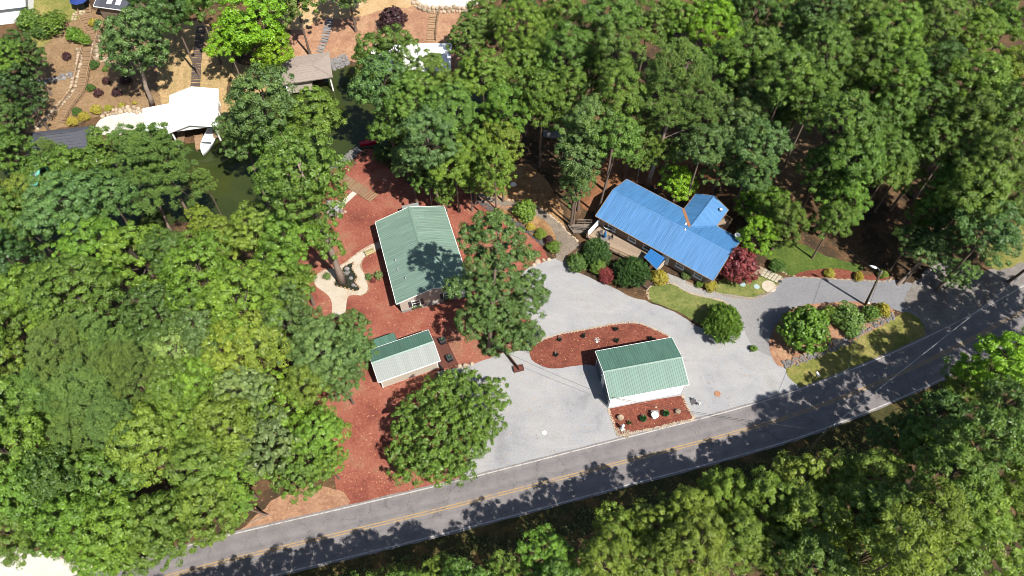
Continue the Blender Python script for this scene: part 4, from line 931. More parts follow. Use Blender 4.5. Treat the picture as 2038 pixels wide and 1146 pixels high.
# ---------------------------------------------------------------- stepping stones and pavers
def disc(u, v, r, mat, label, name='stepping_stone', seed=0):
    p = G(u, v, .03); rg = random.Random(seed); mb = MB()
    mb.prism([(r * rg.uniform(.94, 1.05) * math.cos(a * math.pi / 8), r * rg.uniform(.94, 1.05) * math.sin(a * math.pi / 8)) for a in range(16)], 0, .07)
    o = mb.build(name, mat); o.location = p; tag(o, label, 'stepping stone'); return o
disc(*z7((1303, 806))[0], .42, M['aqua_stone'], 'pale blue round stepping stone nearer the red maple')
disc(*z7((1394, 821))[0], .42, M['aqua_stone'], 'pale blue round stepping stone nearer the driveway')
disc(*z7((1475, 820))[0], 1.05, M['concrete'], 'large round tan stone at the driveway corner')
pv = [G(*q) for q in z7((1450, 700), (1562, 757), (1528, 796), (1415, 748))]
e = empty('paver_grid', (pv[0].x, pv[0].y, .03), 0, 'grid of square stepping pavers set in grass by the driveway', 'pavers')
for i in range(5):
    for j in range(3):
        s, t = (i + .5) / 5, (j + .5) / 3
        p = pv[0].lerp(pv[1], s).lerp(pv[3].lerp(pv[2], s), t); ex = (pv[1] - pv[0]) / 5 * .8; ey = (pv[3] - pv[0]) / 3 * .8
        mb = MB(); mb.prism([((a * ex + b * ey) / 2)[:2] for a, b in ((-1, -1), (-1, 1), (1, 1), (1, -1))], .0, .06); o = mb.build('paver', M['concrete'], e); o.location = (p.x - pv[0].x, p.y - pv[0].y, .0)
sheet('lawn', z7((1455, 696), (1570, 757), (1530, 800), (1408, 748)), .031, M['greenlawn'], 'grass strip between the square pavers', smooth=False, wob=.02)
plank_deck('walkway', 'tan timber walkway between red maple and paver grid', z7((1380, 668), (1452, 703), (1416, 748), (1365, 735)), .1, M['deck_tan'], 'walkway', dirpx=z7((1380, 668), (1365, 735)), pw=.2, posts=False)
# slab steps at the island
a, b = P(*z4((475, 380))[0]), P(*z4((500, 428))[0])
e = empty('stone_steps', a, math.atan2(b.y - a.y, b.x - a.x), 'pale stone slab steps through the rock strip', 'steps')
for k in range(3): mb = MB(); mb.box(((b - a).length * (k + .5) / 3, 0, .12 - .02 * k), ((b - a).length / 3 - .04, 1.3, .12)); mb.build('slab', M['stone'], e)

# ---------------------------------------------------------------- poles and wires
def sag(a, b, s, n=14): return [a.lerp(b, i / n) - Vector((0, 0, s * 4 * (i / n) * (1 - i / n))) for i in range(n + 1)]
pb = G(1722, 607); pt = P(1755, 538, 8.6)
e = empty('lamp_pole', pb, 0, 'leaning wooden utility pole with white street lamp on the island', 'lamp pole')
mb = MB(); mb.tube([(0, 0, -.2), (pt - pb) * .5, pt - pb], [.17, .145, .12], 10); mb.build('pole', M['pole'], e, True)
lh = P(1738, 531, 8.6) - pb; tt = pt - pb
mb = MB(); mb.tube([tt - Vector((0, 0, .3)), tt.lerp(lh, .5) + Vector((0, 0, .15)), lh + Vector((.3, 0, .1))], .04, 6); mb.build('lamp_arm', M['grey_metal'], e)
mb = MB(); d = (lh - tt).normalized(); mb.tube([lh - d * -.5, lh, lh - d * .35, lh - d * .5], [.06, .19, .16, .05], 8); mb.build('lamp_head', M['white'], e, True)
mb = MB(); mb.lathe([(.16, -.5), (.2, -.4), (.2, .2), (.1, .3)], tuple(tt + Vector((.2, .15, -.7))), 10); mb.build('transformer', M['grey_metal'], e, True)
sp_top = P(1650, 852, 9.2); sp = Vector((sp_top.x, sp_top.y, 0))
def pole(base, ht, label):
    e = empty('utility_pole', base, 0, label, 'utility pole')
    mb = MB(); mb.tube([(0, 0, -.2), (0, 0, ht)], [.17, .12], 10); mb.build('pole', M['pole'], e, True)
    mb = MB(); mb.bar((-.8, -.5, ht - .35), (.8, .5, ht - .35), .1, .12); mb.build('crossarm', M['pole'], e)
    for k in (-.75, 0, .75):
        mb = MB(); mb.lathe([(.05, 0), (.06, .1), (.03, .2)], (k, k * .62, ht - .29), 6); mb.build('insulator', M['white'], e)
    return e
rp_ = P(2420, 240, 9.2); rp_ = Vector((rp_.x, rp_.y, 0)); lp_ = P(1010, 1160, 9.2); lp_ = Vector((lp_.x, lp_.y, 0))
pole(sp, 9.3, 'utility pole on the wooded side of the road opposite the mailbox')
pole(rp_, 9.3, 'utility pole beside the far right bend of the road')
def wire(pts, label, r=.022, mat='grey_metal', s=.5, grp=None):
    a = pts[0]; mb = MB(); mb.tube([p - a for p in sag(pts[0], pts[1], s)], r, 5); o = mb.build('overhead_wire', M[mat]); o.location = a; tag(o, label, 'wire', grp)
up = Vector((0, 0, 1))
wire([sp + up * 9.1 + Vector((.75, .46, 0)), rp_ + up * 9.1 + Vector((.75, .46, 0))], 'overhead wire along the road, the one nearest the woods on the right', .014, s=1.2)
wire([sp + up * 9.3, rp_ + up * 9.3], 'overhead wire along the road, middle of the three', .014, s=1.2)
wire([sp + up * 9.1 - Vector((.75, .46, 0)), rp_ + up * 9.1 - Vector((.75, .46, 0))], 'overhead wire along the road, the one nearest the driveway', .012, s=1.6)
wire([sp + up * 8.6, pt], 'overhead wire crossing the road to the leaning lamp pole', .022, 'dark', s=.3)
wire([sp + up * 8.3, P(1205, 788, 3.6)], 'overhead wire from the roadside pole to the garage corner', .022, 'dark', s=.5)
wire([P(1205, 786, 3.7), P(985, 690, 5.5)], 'overhead wire from the garage corner towards the tall pine', .018, 'dark', s=.4)
wire([pt + Vector((0, 0, -.3)), P(1690, 495, 6)], 'overhead wire from the lamp pole into the shaded trees', .018, 'dark', s=.4)

# ---------------------------------------------------------------- mailbox, signs, drains
p = G(1622, 752); e = empty('mailbox', p, R(20), 'white roadside mailbox on a dark post in the verge', 'mailbox')
mb = MB(); mb.box((0, 0, .5), (.1, .1, 1.0)); mb.build('post', M['dark'], e)
mb = MB(); n = 8
for x in (-.14, .14): pass
prof = [(-.15, 0), (.15, 0)] + [(.15 * math.cos(a * math.pi / n), .18 + .15 * math.sin(a * math.pi / n)) for a in range(n + 1)]
mb.v = [(x, y, 1.0 + z) for y in (-.32, .32) for x, z in prof]; k = len(prof)
mb.f = [tuple(range(k)), tuple(reversed(range(k, 2 * k)))] + [(i, k + i, k + (i + 1) % k, (i + 1) % k) for i in range(k)]
mb.build('box', M['white'], e)
mb = MB(); mb.box((0, -.34, 1.16), (.24, .02, .26)); mb.build('door', M['white'], e)
mb = MB(); mb.box((.17, .05, 1.3), (.02, .06, .2)); mb.build('flag', M['red'], e)
for k, (q, lab) in enumerate((((1115, 660), 'dark leaning board sign beside the roadside bed'), ((1150, 672), 'small pale marker post beside the dark board sign'))):
    p = G(*z3(q)[0]); e = empty('sign_board' if k == 0 else 'marker_post', p, R(100), lab, 'sign' if k == 0 else 'post')
    if k == 0:
        for s in (-1, 1):
            mb = MB(); put(mb.box((0, 0, 0), (.75, .04, 1.0)).build('board', M['dark'] if s < 0 else M['grey_metal'], e), Matrix.Translation((0, s * .2, .48)) @ Matrix.Rotation(R(18 * s), 4, 'X'))
    else:
        mb = MB(); mb.box((0, 0, .25), (.12, .12, .5)); mb.build('post', M['white'], e); mb = MB(); mb.lathe([(.1, .5), (.1, .56), (.02, .62)], (0, 0, 0), 8); mb.build('cap', M['white'], e)
def cover(q, r, mat, label):
    p = G(*q); mb = MB(); mb.lathe([(r, 0), (r, .05), (r * .8, .06), (r * .78, .04), (r * .2, .045)], (0, 0, .012), 14); o = mb.build('drain_cover', mat); o.location = p; tag(o, label, 'cover')
cover(z3((1270, 602))[0], .42, M['terracotta'], 'orange round cover in the gravel right of the garage')
cover(z3((143, 856))[0], .3, M['white'], 'pale round cover in the gravel left of the garage')

# ---------------------------------------------------------------- garden ornaments
def pot(p, r, h, mat, label, name='plant_pot', leaves=30, lc=(70, 100, 40), seed=0, cat='pot'):
    e = empty(name, p, 0, label, cat); mb = MB(); mb.lathe([(r * .7, 0), (r, h * .9), (r * 1.12, h * .92), (r * 1.12, h), (r * .9, h), (r * .85, h * .85)], (0, 0, 0), 10); mb.build('pot', mat, e, True)
    rg = random.Random(seed); mb = MB()
    for k in range(leaves):
        a = rg.uniform(0, 6.28); t = rg.uniform(.2, .9); d = Vector((math.cos(a) * t, math.sin(a) * t, 1 - t * .6)) * rg.uniform(.3, .75); sdv = Vector((-math.sin(a), math.cos(a), 0)) * .07; b = Vector((0, 0, h * .9))
        mb.add([b, b + d * .5 + sdv, b + d, b + d * .5 - sdv], [(0, 1, 2, 3)])
    mb.build('plant', leafcol(lc), e)
    return e
_lc = {}
def leafcol(c):
    if c not in _lc: _lc[c] = plain('leaves_%d' % len(_lc), A(*c), .5, .3, 3)
    return _lc[c]
POTL = ['black pot at the far left of the kidney shaped bed', 'black pot in the upper middle of the kidney shaped bed', 'black pot near the top edge of the kidney shaped bed', 'black pot just behind the garage roof', 'black pot at the right tip of the kidney shaped bed', 'black pot in the lower left of the kidney shaped bed']
for i, (q, lab) in enumerate(zip(z3((243, 256), (395, 234), (605, 188), (613, 264), (832, 246), (217, 356)), POTL)): pot(G(*q, .034), .24, .42, M['black'], lab, seed=i, leaves=14, lc=(40, 52, 30))
pot(G(*z3((783, 772))[0], .034), .42, .55, plain('green_glaze', A(30, 90, 50), .25, .2, 2), 'green glazed urn of leaves left of the birdbath', 'garden_urn', 50, (60, 110, 44), 21)
pot(G(*z3((930, 738))[0], .034), .42, .55, plain('green_glaze_dark', A(26, 84, 50), .25, .2, 2), 'green glazed urn of leaves right of the birdbath', 'garden_urn', 50, (60, 110, 44), 22)
pot(G(*z3((694, 800))[0], .034), .2, .3, M['terracotta'], 'small terracotta pot beside the white statue', leaves=20, seed=23)
for i, (q, lab) in enumerate(zip(zs((1040, 300), (1092, 428)), ('black planter at the upper end of the shed deck', 'black planter at the lower end of the shed deck'))):
    p = P(*q, .25); e = empty('deck_planter', p, R(-65), lab, 'planter')
    mb = MB(); mb.box((0, 0, .35), (.75, .75, .7)); mb.build('box', M['black'], e); mb = MB(); mb.box((0, 0, .72), (.85, .85, .06)); mb.build('rim', M['dark'], e)
    pot_rg = random.Random(i); mb = MB()
    for k in range(40):
        a = pot_rg.uniform(0, 6.28); d = Vector((math.cos(a), math.sin(a), .8)) * pot_rg.uniform(.15, .38); s_ = Vector((-math.sin(a), math.cos(a), 0)) * .05; b = Vector((0, 0, .74)); mb.add([b, b + d * .5 + s_, b + d, b + d * .5 - s_], [(0, 1, 2, 3)])
    mb.build('plant', leafcol((46, 74, 40)), e)
# statue: robed standing figure on a plinth
p = G(*z3((648, 832))[0], .034); e = empty('statue', p, R(-70), 'white robed statue on a plinth at the bed corner', 'statue')
mb = MB(); mb.box((0, 0, .12), (.5, .5, .24)); mb.build('plinth', M['white'], e)
mb = MB(); mb.lathe([(.24, .24), (.2, .5), (.15, .85), (.19, 1.05), (.2, 1.2), (.12, 1.3), (.06, 1.34), (.06, 1.4), (.1, 1.46), (.11, 1.54), (.08, 1.62), (.02, 1.66)], (0, 0, 0), 12)
for s in (-1, 1): mb.tube([(s * .18, 0, 1.22), (s * .24, -.05, 1.0), (s * .06, -.2, .98)], [.06, .055, .035], 6)
mb.build('figure', M['white'], e, True)
# birdbath with wall slab
p = G(*z3((857, 755))[0], .034); e = empty('birdbath', p, 0, 'white stone birdbath in the middle of the roadside bed', 'birdbath')
mb = MB(); mb.lathe([(.3, 0), (.22, .1), (.12, .2), (.1, .55), (.2, .65), (.48, .75), (.5, .82), (.44, .82), (.3, .74)], (0, 0, 0), 14); mb.build('bowl', M['white'], e, True)
mb = MB(); mb.box((.05, .55, .35), (1.0, .35, .7)); mb.build('stone_block', M['stone_grey'], e, bevel=.04)
# white garden sculpture of looping arms
p = G(*z3((485, 262))[0], .034); e = empty('sculpture', p, 0, 'white wire garden sculpture in the kidney shaped bed', 'sculpture')
for k in range(6):
    a = k * 2 * math.pi / 6; mb = MB(); mb.tube([(0, 0, .1), (.18 * math.cos(a), .18 * math.sin(a), .6), (.36 * math.cos(a), .36 * math.sin(a), .65), (.4 * math.cos(a + .5), .4 * math.sin(a + .5), .45)], [.03, .026, .022, .016], 5); mb.build('arm', M['white'], e)
mb = MB(); mb.lathe([(.2, 0), (.12, .08), (.05, .15)], (0, 0, 0), 8); mb.build('base', M['white'], e)

# bench on the mulch by the terrace
def bench(p, rz, mat, label):
    e = empty('bench', p, rz, label, 'bench')
    for k in range(4): mb = MB(); mb.box((0, -.2 + .13 * k, .44), (1.5, .11, .04)); mb.build('seat_slat', mat, e)
    for k in range(3): mb = MB(); mb.box((0, .3 + .03 * k, .58 + .13 * k), (1.5, .03, .1)); mb.build('back_slat', mat, e)
    for sx in (-.65, .65):
        for sy in (-.2, .22): mb = MB(); mb.box((sx, sy, .21), (.07, .07, .42)); mb.build('leg', mat, e)
        mb = MB(); mb.bar((sx, .26, .4), (sx, .4, .95), .06, .06); mb.build('back_post', mat, e)
bench(G(*z6((583, 740))[0]), R(30), plain('pale_wood', A(214, 196, 140), .8, .1, 2), 'pale wooden garden bench between the terrace and green roofed house')
# patio furniture on the large deck
p = P(*z7((400, 520))[0], .7); e = empty('patio_table', p, 0, 'round grey patio table on the large tan deck', 'table')
mb = MB(); mb.lathe([(.6, .7), (.62, .72), (.62, .75), (.1, .76)], (0, 0, 0), 14); mb.build('top', M['stone_grey'], e)
for k in range(4): a = k * math.pi / 2 + .4; mb = MB(); mb.tube([(.1 * math.cos(a), .1 * math.sin(a), .7), (.5 * math.cos(a), .5 * math.sin(a), 0)], .03, 5); mb.build('leg', M['dark'], e)
e = empty('patio_umbrella', p, 0, 'closed blue patio umbrella standing in the round table', 'umbrella')
mb = MB(); mb.tube([(0, 0, .77), (0, 0, 2.5)], .03, 6); mb.build('pole', M['grey_metal'], e)
mb = MB(); mb.lathe([(.06, 2.5), (.12, 2.2), (.2, 1.5), (.26, 1.15), (.2, 1.1)], (0, 0, 0), 9); mb.build('canopy', M['awning'], e, True)
for k, (a, lab) in enumerate(((.3, 'dark patio chair on the right of the round table'), (1.9, 'dark patio chair behind the round table'), (3.5, 'dark patio chair on the left of the round table'), (5.1, 'dark patio chair in front of the round table'))):
    c = p + Vector((math.cos(a), math.sin(a), 0)) * 1.05; e = empty('patio_chair', c, a - math.pi / 2, lab, 'chair', 'chairs around the patio table')
    mb = MB(); mb.box((0, 0, .43), (.5, .5, .05)); mb.build('seat', M['stone_dark'], e)
    mb = MB(); mb.box((0, .25, .72), (.5, .05, .55)); mb.build('backrest', M['stone_dark'], e)
    for sx in (-.22, .22):
        for sy in (-.22, .22): mb = MB(); mb.box((sx, sy, .2), (.04, .04, .4)); mb.build('leg', M['dark'], e)
p = P(*z7((437, 447))[0], .7); e = empty('hot_tub', p, rz, 'dark oval tub with pale rim against the deck wall', 'tub')
mb = MB(); q = []
mb.lathe([(.75, 0), (.9, .6), (.95, .62), (.95, .66), (.8, .66), (.7, .3), (.1, .28)], (0, 0, 0), 16); o = mb.build('shell', M['dark'], e, True); o.scale = (1.1, .6, 1)
mb = MB(); mb.tube([(1.02 * math.cos(a * math.pi / 10), .55 * math.sin(a * math.pi / 10), .66) for a in range(21)], .05, 5); mb.build('rim', M['white'], e)
# brown bench and trough under the tall pine
fence('fence', 'reddish brown picket rail under the tall tree beside the gravel', (1003, 700), (1033, 738), 1.0, M['deck_red'], 14)
p = G(1032, 735); e = empty('planter_box', p, R(15), 'reddish brown wooden trough at the end of the picket rail', 'planter')
for sx, sy, dx, dy in ((0, -.35, 1.4, .06), (0, .35, 1.4, .06), (-.67, 0, .06, .64), (.67, 0, .06, .64)): mb = MB(); mb.box((sx, sy, .25), (dx, dy, .5)); mb.build('side_board', M['deck_red'], e)
mb = MB(); mb.box((0, 0, .2), (1.26, .62, .4)); mb.build('soil', M['deck_red'], e)
railing('railing', 'dark handrail at the lower steps of the shed deck', zs((1005, 460), (1045, 515)), .2, M['dark'], .8, .9, False)
# blue umbrella far top left
p = G(168, 18); e = empty('patio_umbrella', p, 0, 'open navy blue umbrella at the top of the curved stairs', 'umbrella')
mb = MB(); mb.tube([(0, 0, 0), (0, 0, 2.6)], .03, 6); mb.build('pole', M['dark'], e)
mb = MB(); mb.lathe([(1.7, 2.1), (.9, 2.42), (.05, 2.7)], (0, 0, 0), 8); mb.build('canopy', M['umbrella_blue'], e)

# ---------------------------------------------------------------- boats
def boat(p, rz, L, Wd, hullmat, label, name='boat', cockpit=True, deckmat=None):
    e = empty(name, p, rz, label, 'boat'); mb = MB(); st = 9; prof = []
    for i in range(st):
        t = i / (st - 1); wd = Wd / 2 * (1 - max(0, (t - .45) / .55) ** 2.2) * (.9 + .1 * t); x = -L / 2 + L * t; kz = -.35 + .35 * max(0, (t - .6) / .4) ** 2
        prof.append([(x, -wd, .55 + .12 * t), (x, -wd * .85, 0), (x, 0, kz), (x, wd * .85, 0), (x, wd, .55 + .12 * t)])
    mb.v = [q for s in prof for q in s]
    for i in range(st - 1):
        for j in range(4): mb.f.append((5 * i + j, 5 * i + j + 1, 5 * i + j + 6, 5 * i + j + 5))
    mb.f.append((4, 3, 2, 1, 0)); mb.build('hull', hullmat, e, True)
    mb = MB(); mb.v = [(s[0][0], s[0][1] * .92, s[0][2] - (.3 if cockpit and i < 5 else .03)) for i, s in enumerate(prof)] + [(s[4][0], s[4][1] * .92, s[4][2] - (.3 if cockpit and i < 5 else .03)) for i, s in enumerate(prof)]
    mb.f = [(i, i + 1, st + i + 1, st + i) for i in range(st - 1)]; mb.build('deck', deckmat or hullmat, e)
    if cockpit:
        mb = MB(); mb.box((L * .1, 0, .75), (.06, Wd * .7, .4)); mb.build('windscreen', M['glass'], e)
        for sy in (-1, 1): mb = MB(); mb.box((-L * .1, sy * Wd * .22, .5), (.55, .5, .5)); mb.build('seat', M['white'], e)
        mb = MB(); mb.box((-L / 2 - .1, 0, .45), (.35, .4, .9)); mb.build('outboard_motor', M['dark'], e)
    return e
boat(P(416, 285, WATER + .3), R(-95), 6.0, 2.3, M['white'], 'white motor boat poking out from under the white boathouse')
boat(P(734, 287, .1), R(10), 3.0, .8, M['red'], 'red kayak on the lake shore by the riprap', 'kayak', False)
boat(P(1105, 272, .1), R(-10), 4.2, 1.6, M['stone_grey'], 'grey upturned rowing boat in the shade of the trees', 'rowing_boat', False)
p = P(397, 283, WATER + .5); e = empty('dock', (p.x, p.y, WATER), R(-72), 'small tan timber dock beside the motor boat', 'dock')
for k in range(12): mb = MB(); mb.box((-1.8 + .3 * k, 0, .5), (.27, 1.5, .06)); mb.build('plank', M['wood_tan'], e)
for sx in (-1.5, 1.5):
    for sy in (-.65, .65): mb = MB(); mb.tube([(sx, sy, -1.5), (sx, sy, .9)], .09, 6); mb.build('pile', M['wood'], e)
p = P(72, 345, .5); e = empty('float_slide', (p.x, p.y, WATER), R(80), 'turquoise inflatable lake slide among the trees', 'slide')
mb = MB(); mb.tube([(-2, -.6, .3), (-1, -.6, .7), (.6, -.6, 1.8), (1.6, -.6, 2.2)], .28, 8); mb.build('side_tube', M['turquoise'], e, True)
mb = MB(); mb.tube([(-2, .6, .3), (-1, .6, .7), (.6, .6, 1.8), (1.6, .6, 2.2)], .28, 8); mb.build('side_tube', M['turquoise'], e, True)
mb = MB(); mb.v = [(-2, -.5, .25), (-1, -.5, .6), (.6, -.5, 1.7), (1.6, -.5, 2.1), (-2, .5, .25), (-1, .5, .6), (.6, .5, 1.7), (1.6, .5, 2.1)]; mb.f = [(0, 1, 5, 4), (1, 2, 6, 5), (2, 3, 7, 6)]; mb.build('slide_bed', plain('pale_turquoise', A(200, 236, 226), .4, .1, 1), e)
mb = MB(); mb.tube([(1.7, -.6, -.2), (1.6, -.6, 2.1)], .2, 6); mb.tube([(1.7, .6, -.2), (1.6, .6, 2.1)], .2, 6); mb.build('support', M['turquoise'], e, True)
# fallen branches
for i, (q, lab) in enumerate(((((497, 1042), (540, 1024)), 'bare fallen branch on the dry grass strip by the road'), ((z8((1630, 605))[0], z8((1680, 685))[0]), 'fallen log in the grass under the last tree'), (((665, 792), (675, 788)), 'broken stick at the edge of the mulch by the woods'))):
    a, b = G(*q[0]), G(*q[1]); mb = MB(); rgb = random.Random(i); d = b - a
    mb.tube([Vector((0, 0, .08)), d * .5 + Vector((0, .2, .15)), d + Vector((0, 0, .1))], [.09, .07, .03], 6)
    for k in range(3): t = .3 + .2 * k; mb.tube([d * t + Vector((0, .1, .1)), d * (t + .15) + Vector((rgb.uniform(-.6, .6), rgb.uniform(-.6, .6), .3))], [.04, .015], 5)
    o = mb.build('fallen_branch', M['bark_pale']); o.location = a; tag(o, lab, 'branch')
# ---------------------------------------------------------------- vegetation
def leaf_cloud(name, pos, nrm, tan, ln, wd, tint, mat):
    n = len(pos); b = np.cross(nrm, tan); b /= np.linalg.norm(b, axis=1, keepdims=True) + 1e-9
    t = np.cross(b, nrm); t /= np.linalg.norm(t, axis=1, keepdims=True) + 1e-9
    V = np.empty((n, 4, 3)); V[:, 0] = pos - t * ln[:, None] / 2; V[:, 1] = pos + b * wd[:, None] / 2; V[:, 2] = pos + t * ln[:, None] / 2; V[:, 3] = pos - b * wd[:, None] / 2
    V[:, 1] += nrm * (wd * .18)[:, None]; V[:, 3] += nrm * (wd * .18)[:, None]
    me = bpy.data.meshes.new(name); me.vertices.add(4 * n); me.vertices.foreach_set('co', V.reshape(-1))
    me.loops.add(4 * n); me.loops.foreach_set('vertex_index', np.arange(4 * n, dtype=np.int32))
    me.polygons.add(n); me.polygons.foreach_set('loop_start', np.arange(0, 4 * n, 4, dtype=np.int32)); me.polygons.foreach_set('loop_total', np.full(n, 4, dtype=np.int32))
    a = me.attributes.new('tint', 'FLOAT', 'POINT'); a.data.foreach_set('value', np.repeat(tint, 4).astype(np.float32))
    me.update(calc_edges=True); me.materials.append(mat)
    return me
def unit(rs, n):
    v = rs.normal(size=(n, 3)); return v / np.linalg.norm(v, axis=1, keepdims=True)
def crown(name, lobes, seed, puff=.85, leaf=.36, per=110, asp=.55, sp=1.05, needle=False, low=-.55, inner=.35, flat=.75):
    """crown of many leaf sized faces: lobes -> tufts spread over the lobes -> leaves of each tuft"""
    rs = np.random.RandomState(seed); C = []; Nn = []; PR = []; LB = []
    L = np.array(lobes, float)
    for i, (cx, cy, cz, rx, ry, rz) in enumerate(L):
        area = 4 * math.pi * ((rx * ry) ** 1.6 / 3 + (rx * rz) ** 1.6 / 3 + (ry * rz) ** 1.6 / 3) ** (1 / 1.6)
        n = max(6, int(area / (sp * sp)))
        d = unit(rs, n * 3); # best-candidate thinning keeps tufts apart
        keep = []
        for k in range(len(d)):
            q = d[k] * (rx, ry, rz)
            if d[k][2] < low: continue
            if all(((q - p) ** 2).sum() > (sp * .82) ** 2 for p in keep): keep.append(q)
        for q in keep:
            q = q * rs.uniform(.76, 1.2); w_ = q + (cx, cy, cz)
            o = L.copy(); rel = ((w_ - o[:, :3]) / o[:, 3:]); rel = (rel ** 2).sum(1); rel[i] = 9
            if rel.min() < .62: continue
            C.append(w_); nn = q / (rx * rx, ry * ry, rz * rz); Nn.append(nn / (np.linalg.norm(nn) + 1e-9)); PR.append(puff * rs.uniform(.5, 1.35)); LB.append(i)
        for k in range(int(n * inner)):
            q = unit(rs, 1)[0] * (rx, ry, rz) * rs.uniform(.3, .8)
            C.append(q + (cx, cy, cz)); Nn.append(np.array([0, 0, 1.0])); PR.append(puff * rs.uniform(.6, 1.0)); LB.append(i)
    C = np.array(C); Nn = np.array(Nn); PR = np.array(PR); m = len(C); LB = np.array(LB)
    lt = rs.uniform(.25, .75, len(L)); pt_ = np.clip(lt[LB] * .5 + rs.normal(.25, .16, m), 0, 1)
    idx = np.repeat(np.arange(m), per); n = len(idx)
    d = unit(rs, n) + Nn[idx] * .75 + np.array([0, 0, .35]); d /= np.linalg.norm(d, axis=1, keepdims=True)
    rad = PR[idx] * rs.uniform(.2, 1.0, n) ** .4 * rs.uniform(.75, 1.25, n)
    pos = C[idx] + d * rad[:, None] * np.array([1, 1, flat])
    if needle:
        tan = d + unit(rs, n) * .35; nrm = unit(rs, n)
    else:
        nrm = d + unit(rs, n) * .62 + np.array([0, 0, .15]); tan = unit(rs, n)
    nrm /= np.linalg.norm(nrm, axis=1, keepdims=True)
    ln = leaf * rs.uniform(.6, 1.35, n); wd = ln * asp * rs.uniform(.8, 1.2, n)
    tint = np.clip(pt_[idx] + rs.normal(0, .12, n), 0, 1)
    return leaf_cloud(name, pos, nrm, tan, ln, wd, tint, M['needle'] if needle else M['leaf'])
def oak_lobes(Rr, seed, k=8, top=.75, spread=.58, size=(.36, .5), zz=(-.35, .35)):
    rg = random.Random(seed); out = [(0, 0, Rr * .12, Rr * .6, Rr * .6, Rr * top * .75)]
    for i in range(k):
        a = 2 * math.pi * (i + rg.uniform(-.3, .3)) / k; r = Rr * spread * rg.uniform(.8, 1.15); s = Rr * rg.uniform(*size)
        out.append((r * math.cos(a), r * math.sin(a), Rr * rg.uniform(*zz), s, s, s * .72))
    for i in range(3):
        a = rg.uniform(0, 6.28); r = Rr * .28; s = Rr * .36; out.append((r * math.cos(a), r * math.sin(a), Rr * .45 * top, s, s, s * .75))
    return out
def pine_lobes(Rr, seed, k=16):
    rg = random.Random(seed); out = []
    for i in range(k):
        t = i / (k - 1); a = i * 2.4 + rg.uniform(-.4, .4); r = Rr * (1 - .75 * t) * rg.uniform(.45, .85); s = Rr * rg.uniform(.2, .34)
        out.append((r * math.cos(a), r * math.sin(a), Rr * (-.7 + 1.7 * t), s * 1.25, s * 1.25, s * .55))
    return out
def limbs_mesh(name, lobes, seed, zb, r0):
    rg = random.Random(seed); mb = MB()
    for (x, y, z, rx, ry, rz) in lobes:
        e = Vector((x, y, z + rz * .5)); b = Vector((0, 0, zb + rg.uniform(0, .35) * (z - zb))); m1 = b.lerp(e, .5) + Vector((rg.uniform(-.3, .3), rg.uniform(-.3, .3), .3))
        mb.tube([b, m1, e], [r0, r0 * .6, r0 * .2], 5, False)
        for j in range(2):
            t = Vector((rg.uniform(-1, 1) * rx, rg.uniform(-1, 1) * ry, rg.uniform(-.2, .9) * rz)); q = Vector((x, y, z)) + t
            s_ = b.lerp(e, rg.uniform(.4, .8)); mb.tube([s_, s_.lerp(q, .5) + Vector((0, 0, .15)), q], [r0 * .32, r0 * .22, r0 * .09], 4, False)
    return mb.mesh(name, True)
def trunk_mesh():
    out = []
    for sd in range(3):
        rg = random.Random(sd); pts = []; rad = []
        for i in range(7):
            t = i / 6; pts.append(Vector((rg.uniform(-.12, .12) * (0 < i < 6), rg.uniform(-.12, .12) * (0 < i < 6), t))); rad.append((.42 if i == 0 else .32) - .14 * t)
        mb = MB()
        n = 9
        for i, p in enumerate(pts):
            for j in range(n): a = 2 * math.pi * j / n; mb.v.append((p.x + rad[i] * math.cos(a) * (1.0 + .12 * (j % 2) * (i < 2)), p.y + rad[i] * math.sin(a), p.z))
        for i in range(6):
            for j in range(n): a = i * n + j; b = i * n + (j + 1) % n; mb.f.append((a, b, b + n, a + n))
        mb.f.append(tuple(6 * n + j for j in range(n)))
        out.append(mb.mesh('trunk', True))
    return out
TR = trunk_mesh()
for t in TR: t.materials.append(M['bark'])
TRP = [t.copy() for t in TR]
for t in TRP: t.materials.clear(); t.materials.append(M['bark_pale'])
PROTO = {}
def proto(key, lobes, Rr, seed, limbr=.12, bark='twig', **kw):
    me = crown('crown', lobes, seed, **kw); lm = limbs_mesh('limbs', lobes, seed, -Rr * .5, limbr); lm.materials.append(M[bark]); PROTO.setdefault(key, []).append((me, lm, Rr))
for s in range(4): proto('oak', oak_lobes(5.0, s, 9, 1.15, .62, (.27, .38), (-.7, .45)), 5.0, s, puff=.8, leaf=.31, per=135, asp=.5, sp=1.26, inner=.1, low=-.35)
for s in range(2): proto('big', oak_lobes(6.5, 20 + s, 13, 1.05, .64, (.24, .34), (-.6, .42)), 6.5, 20 + s, .15, puff=.85, leaf=.32, per=140, asp=.5, sp=1.34, inner=.1, low=-.35)
for s in range(2): proto('tall', oak_lobes(4.6, 40 + s, 8, 1.3, .5, (.32, .45), (-.9, .8)), 4.6, 40 + s, puff=.78, leaf=.31, per=130, asp=.5, sp=1.24, inner=.1, low=-.4)
for s in range(2): proto('pine', pine_lobes(4.6, 60 + s, 20), 4.6, 60 + s, .1, puff=.62, leaf=.42, per=200, asp=.15, sp=1.02, needle=True, low=-.4, inner=.12, flat=.8)
for s in range(2): proto('loose', oak_lobes(4.6, 80 + s, 9, .9, .66, (.26, .38), (-.5, .5)), 4.6, 80 + s, .1, puff=.58, leaf=.32, per=90, sp=1.15, inner=.12)
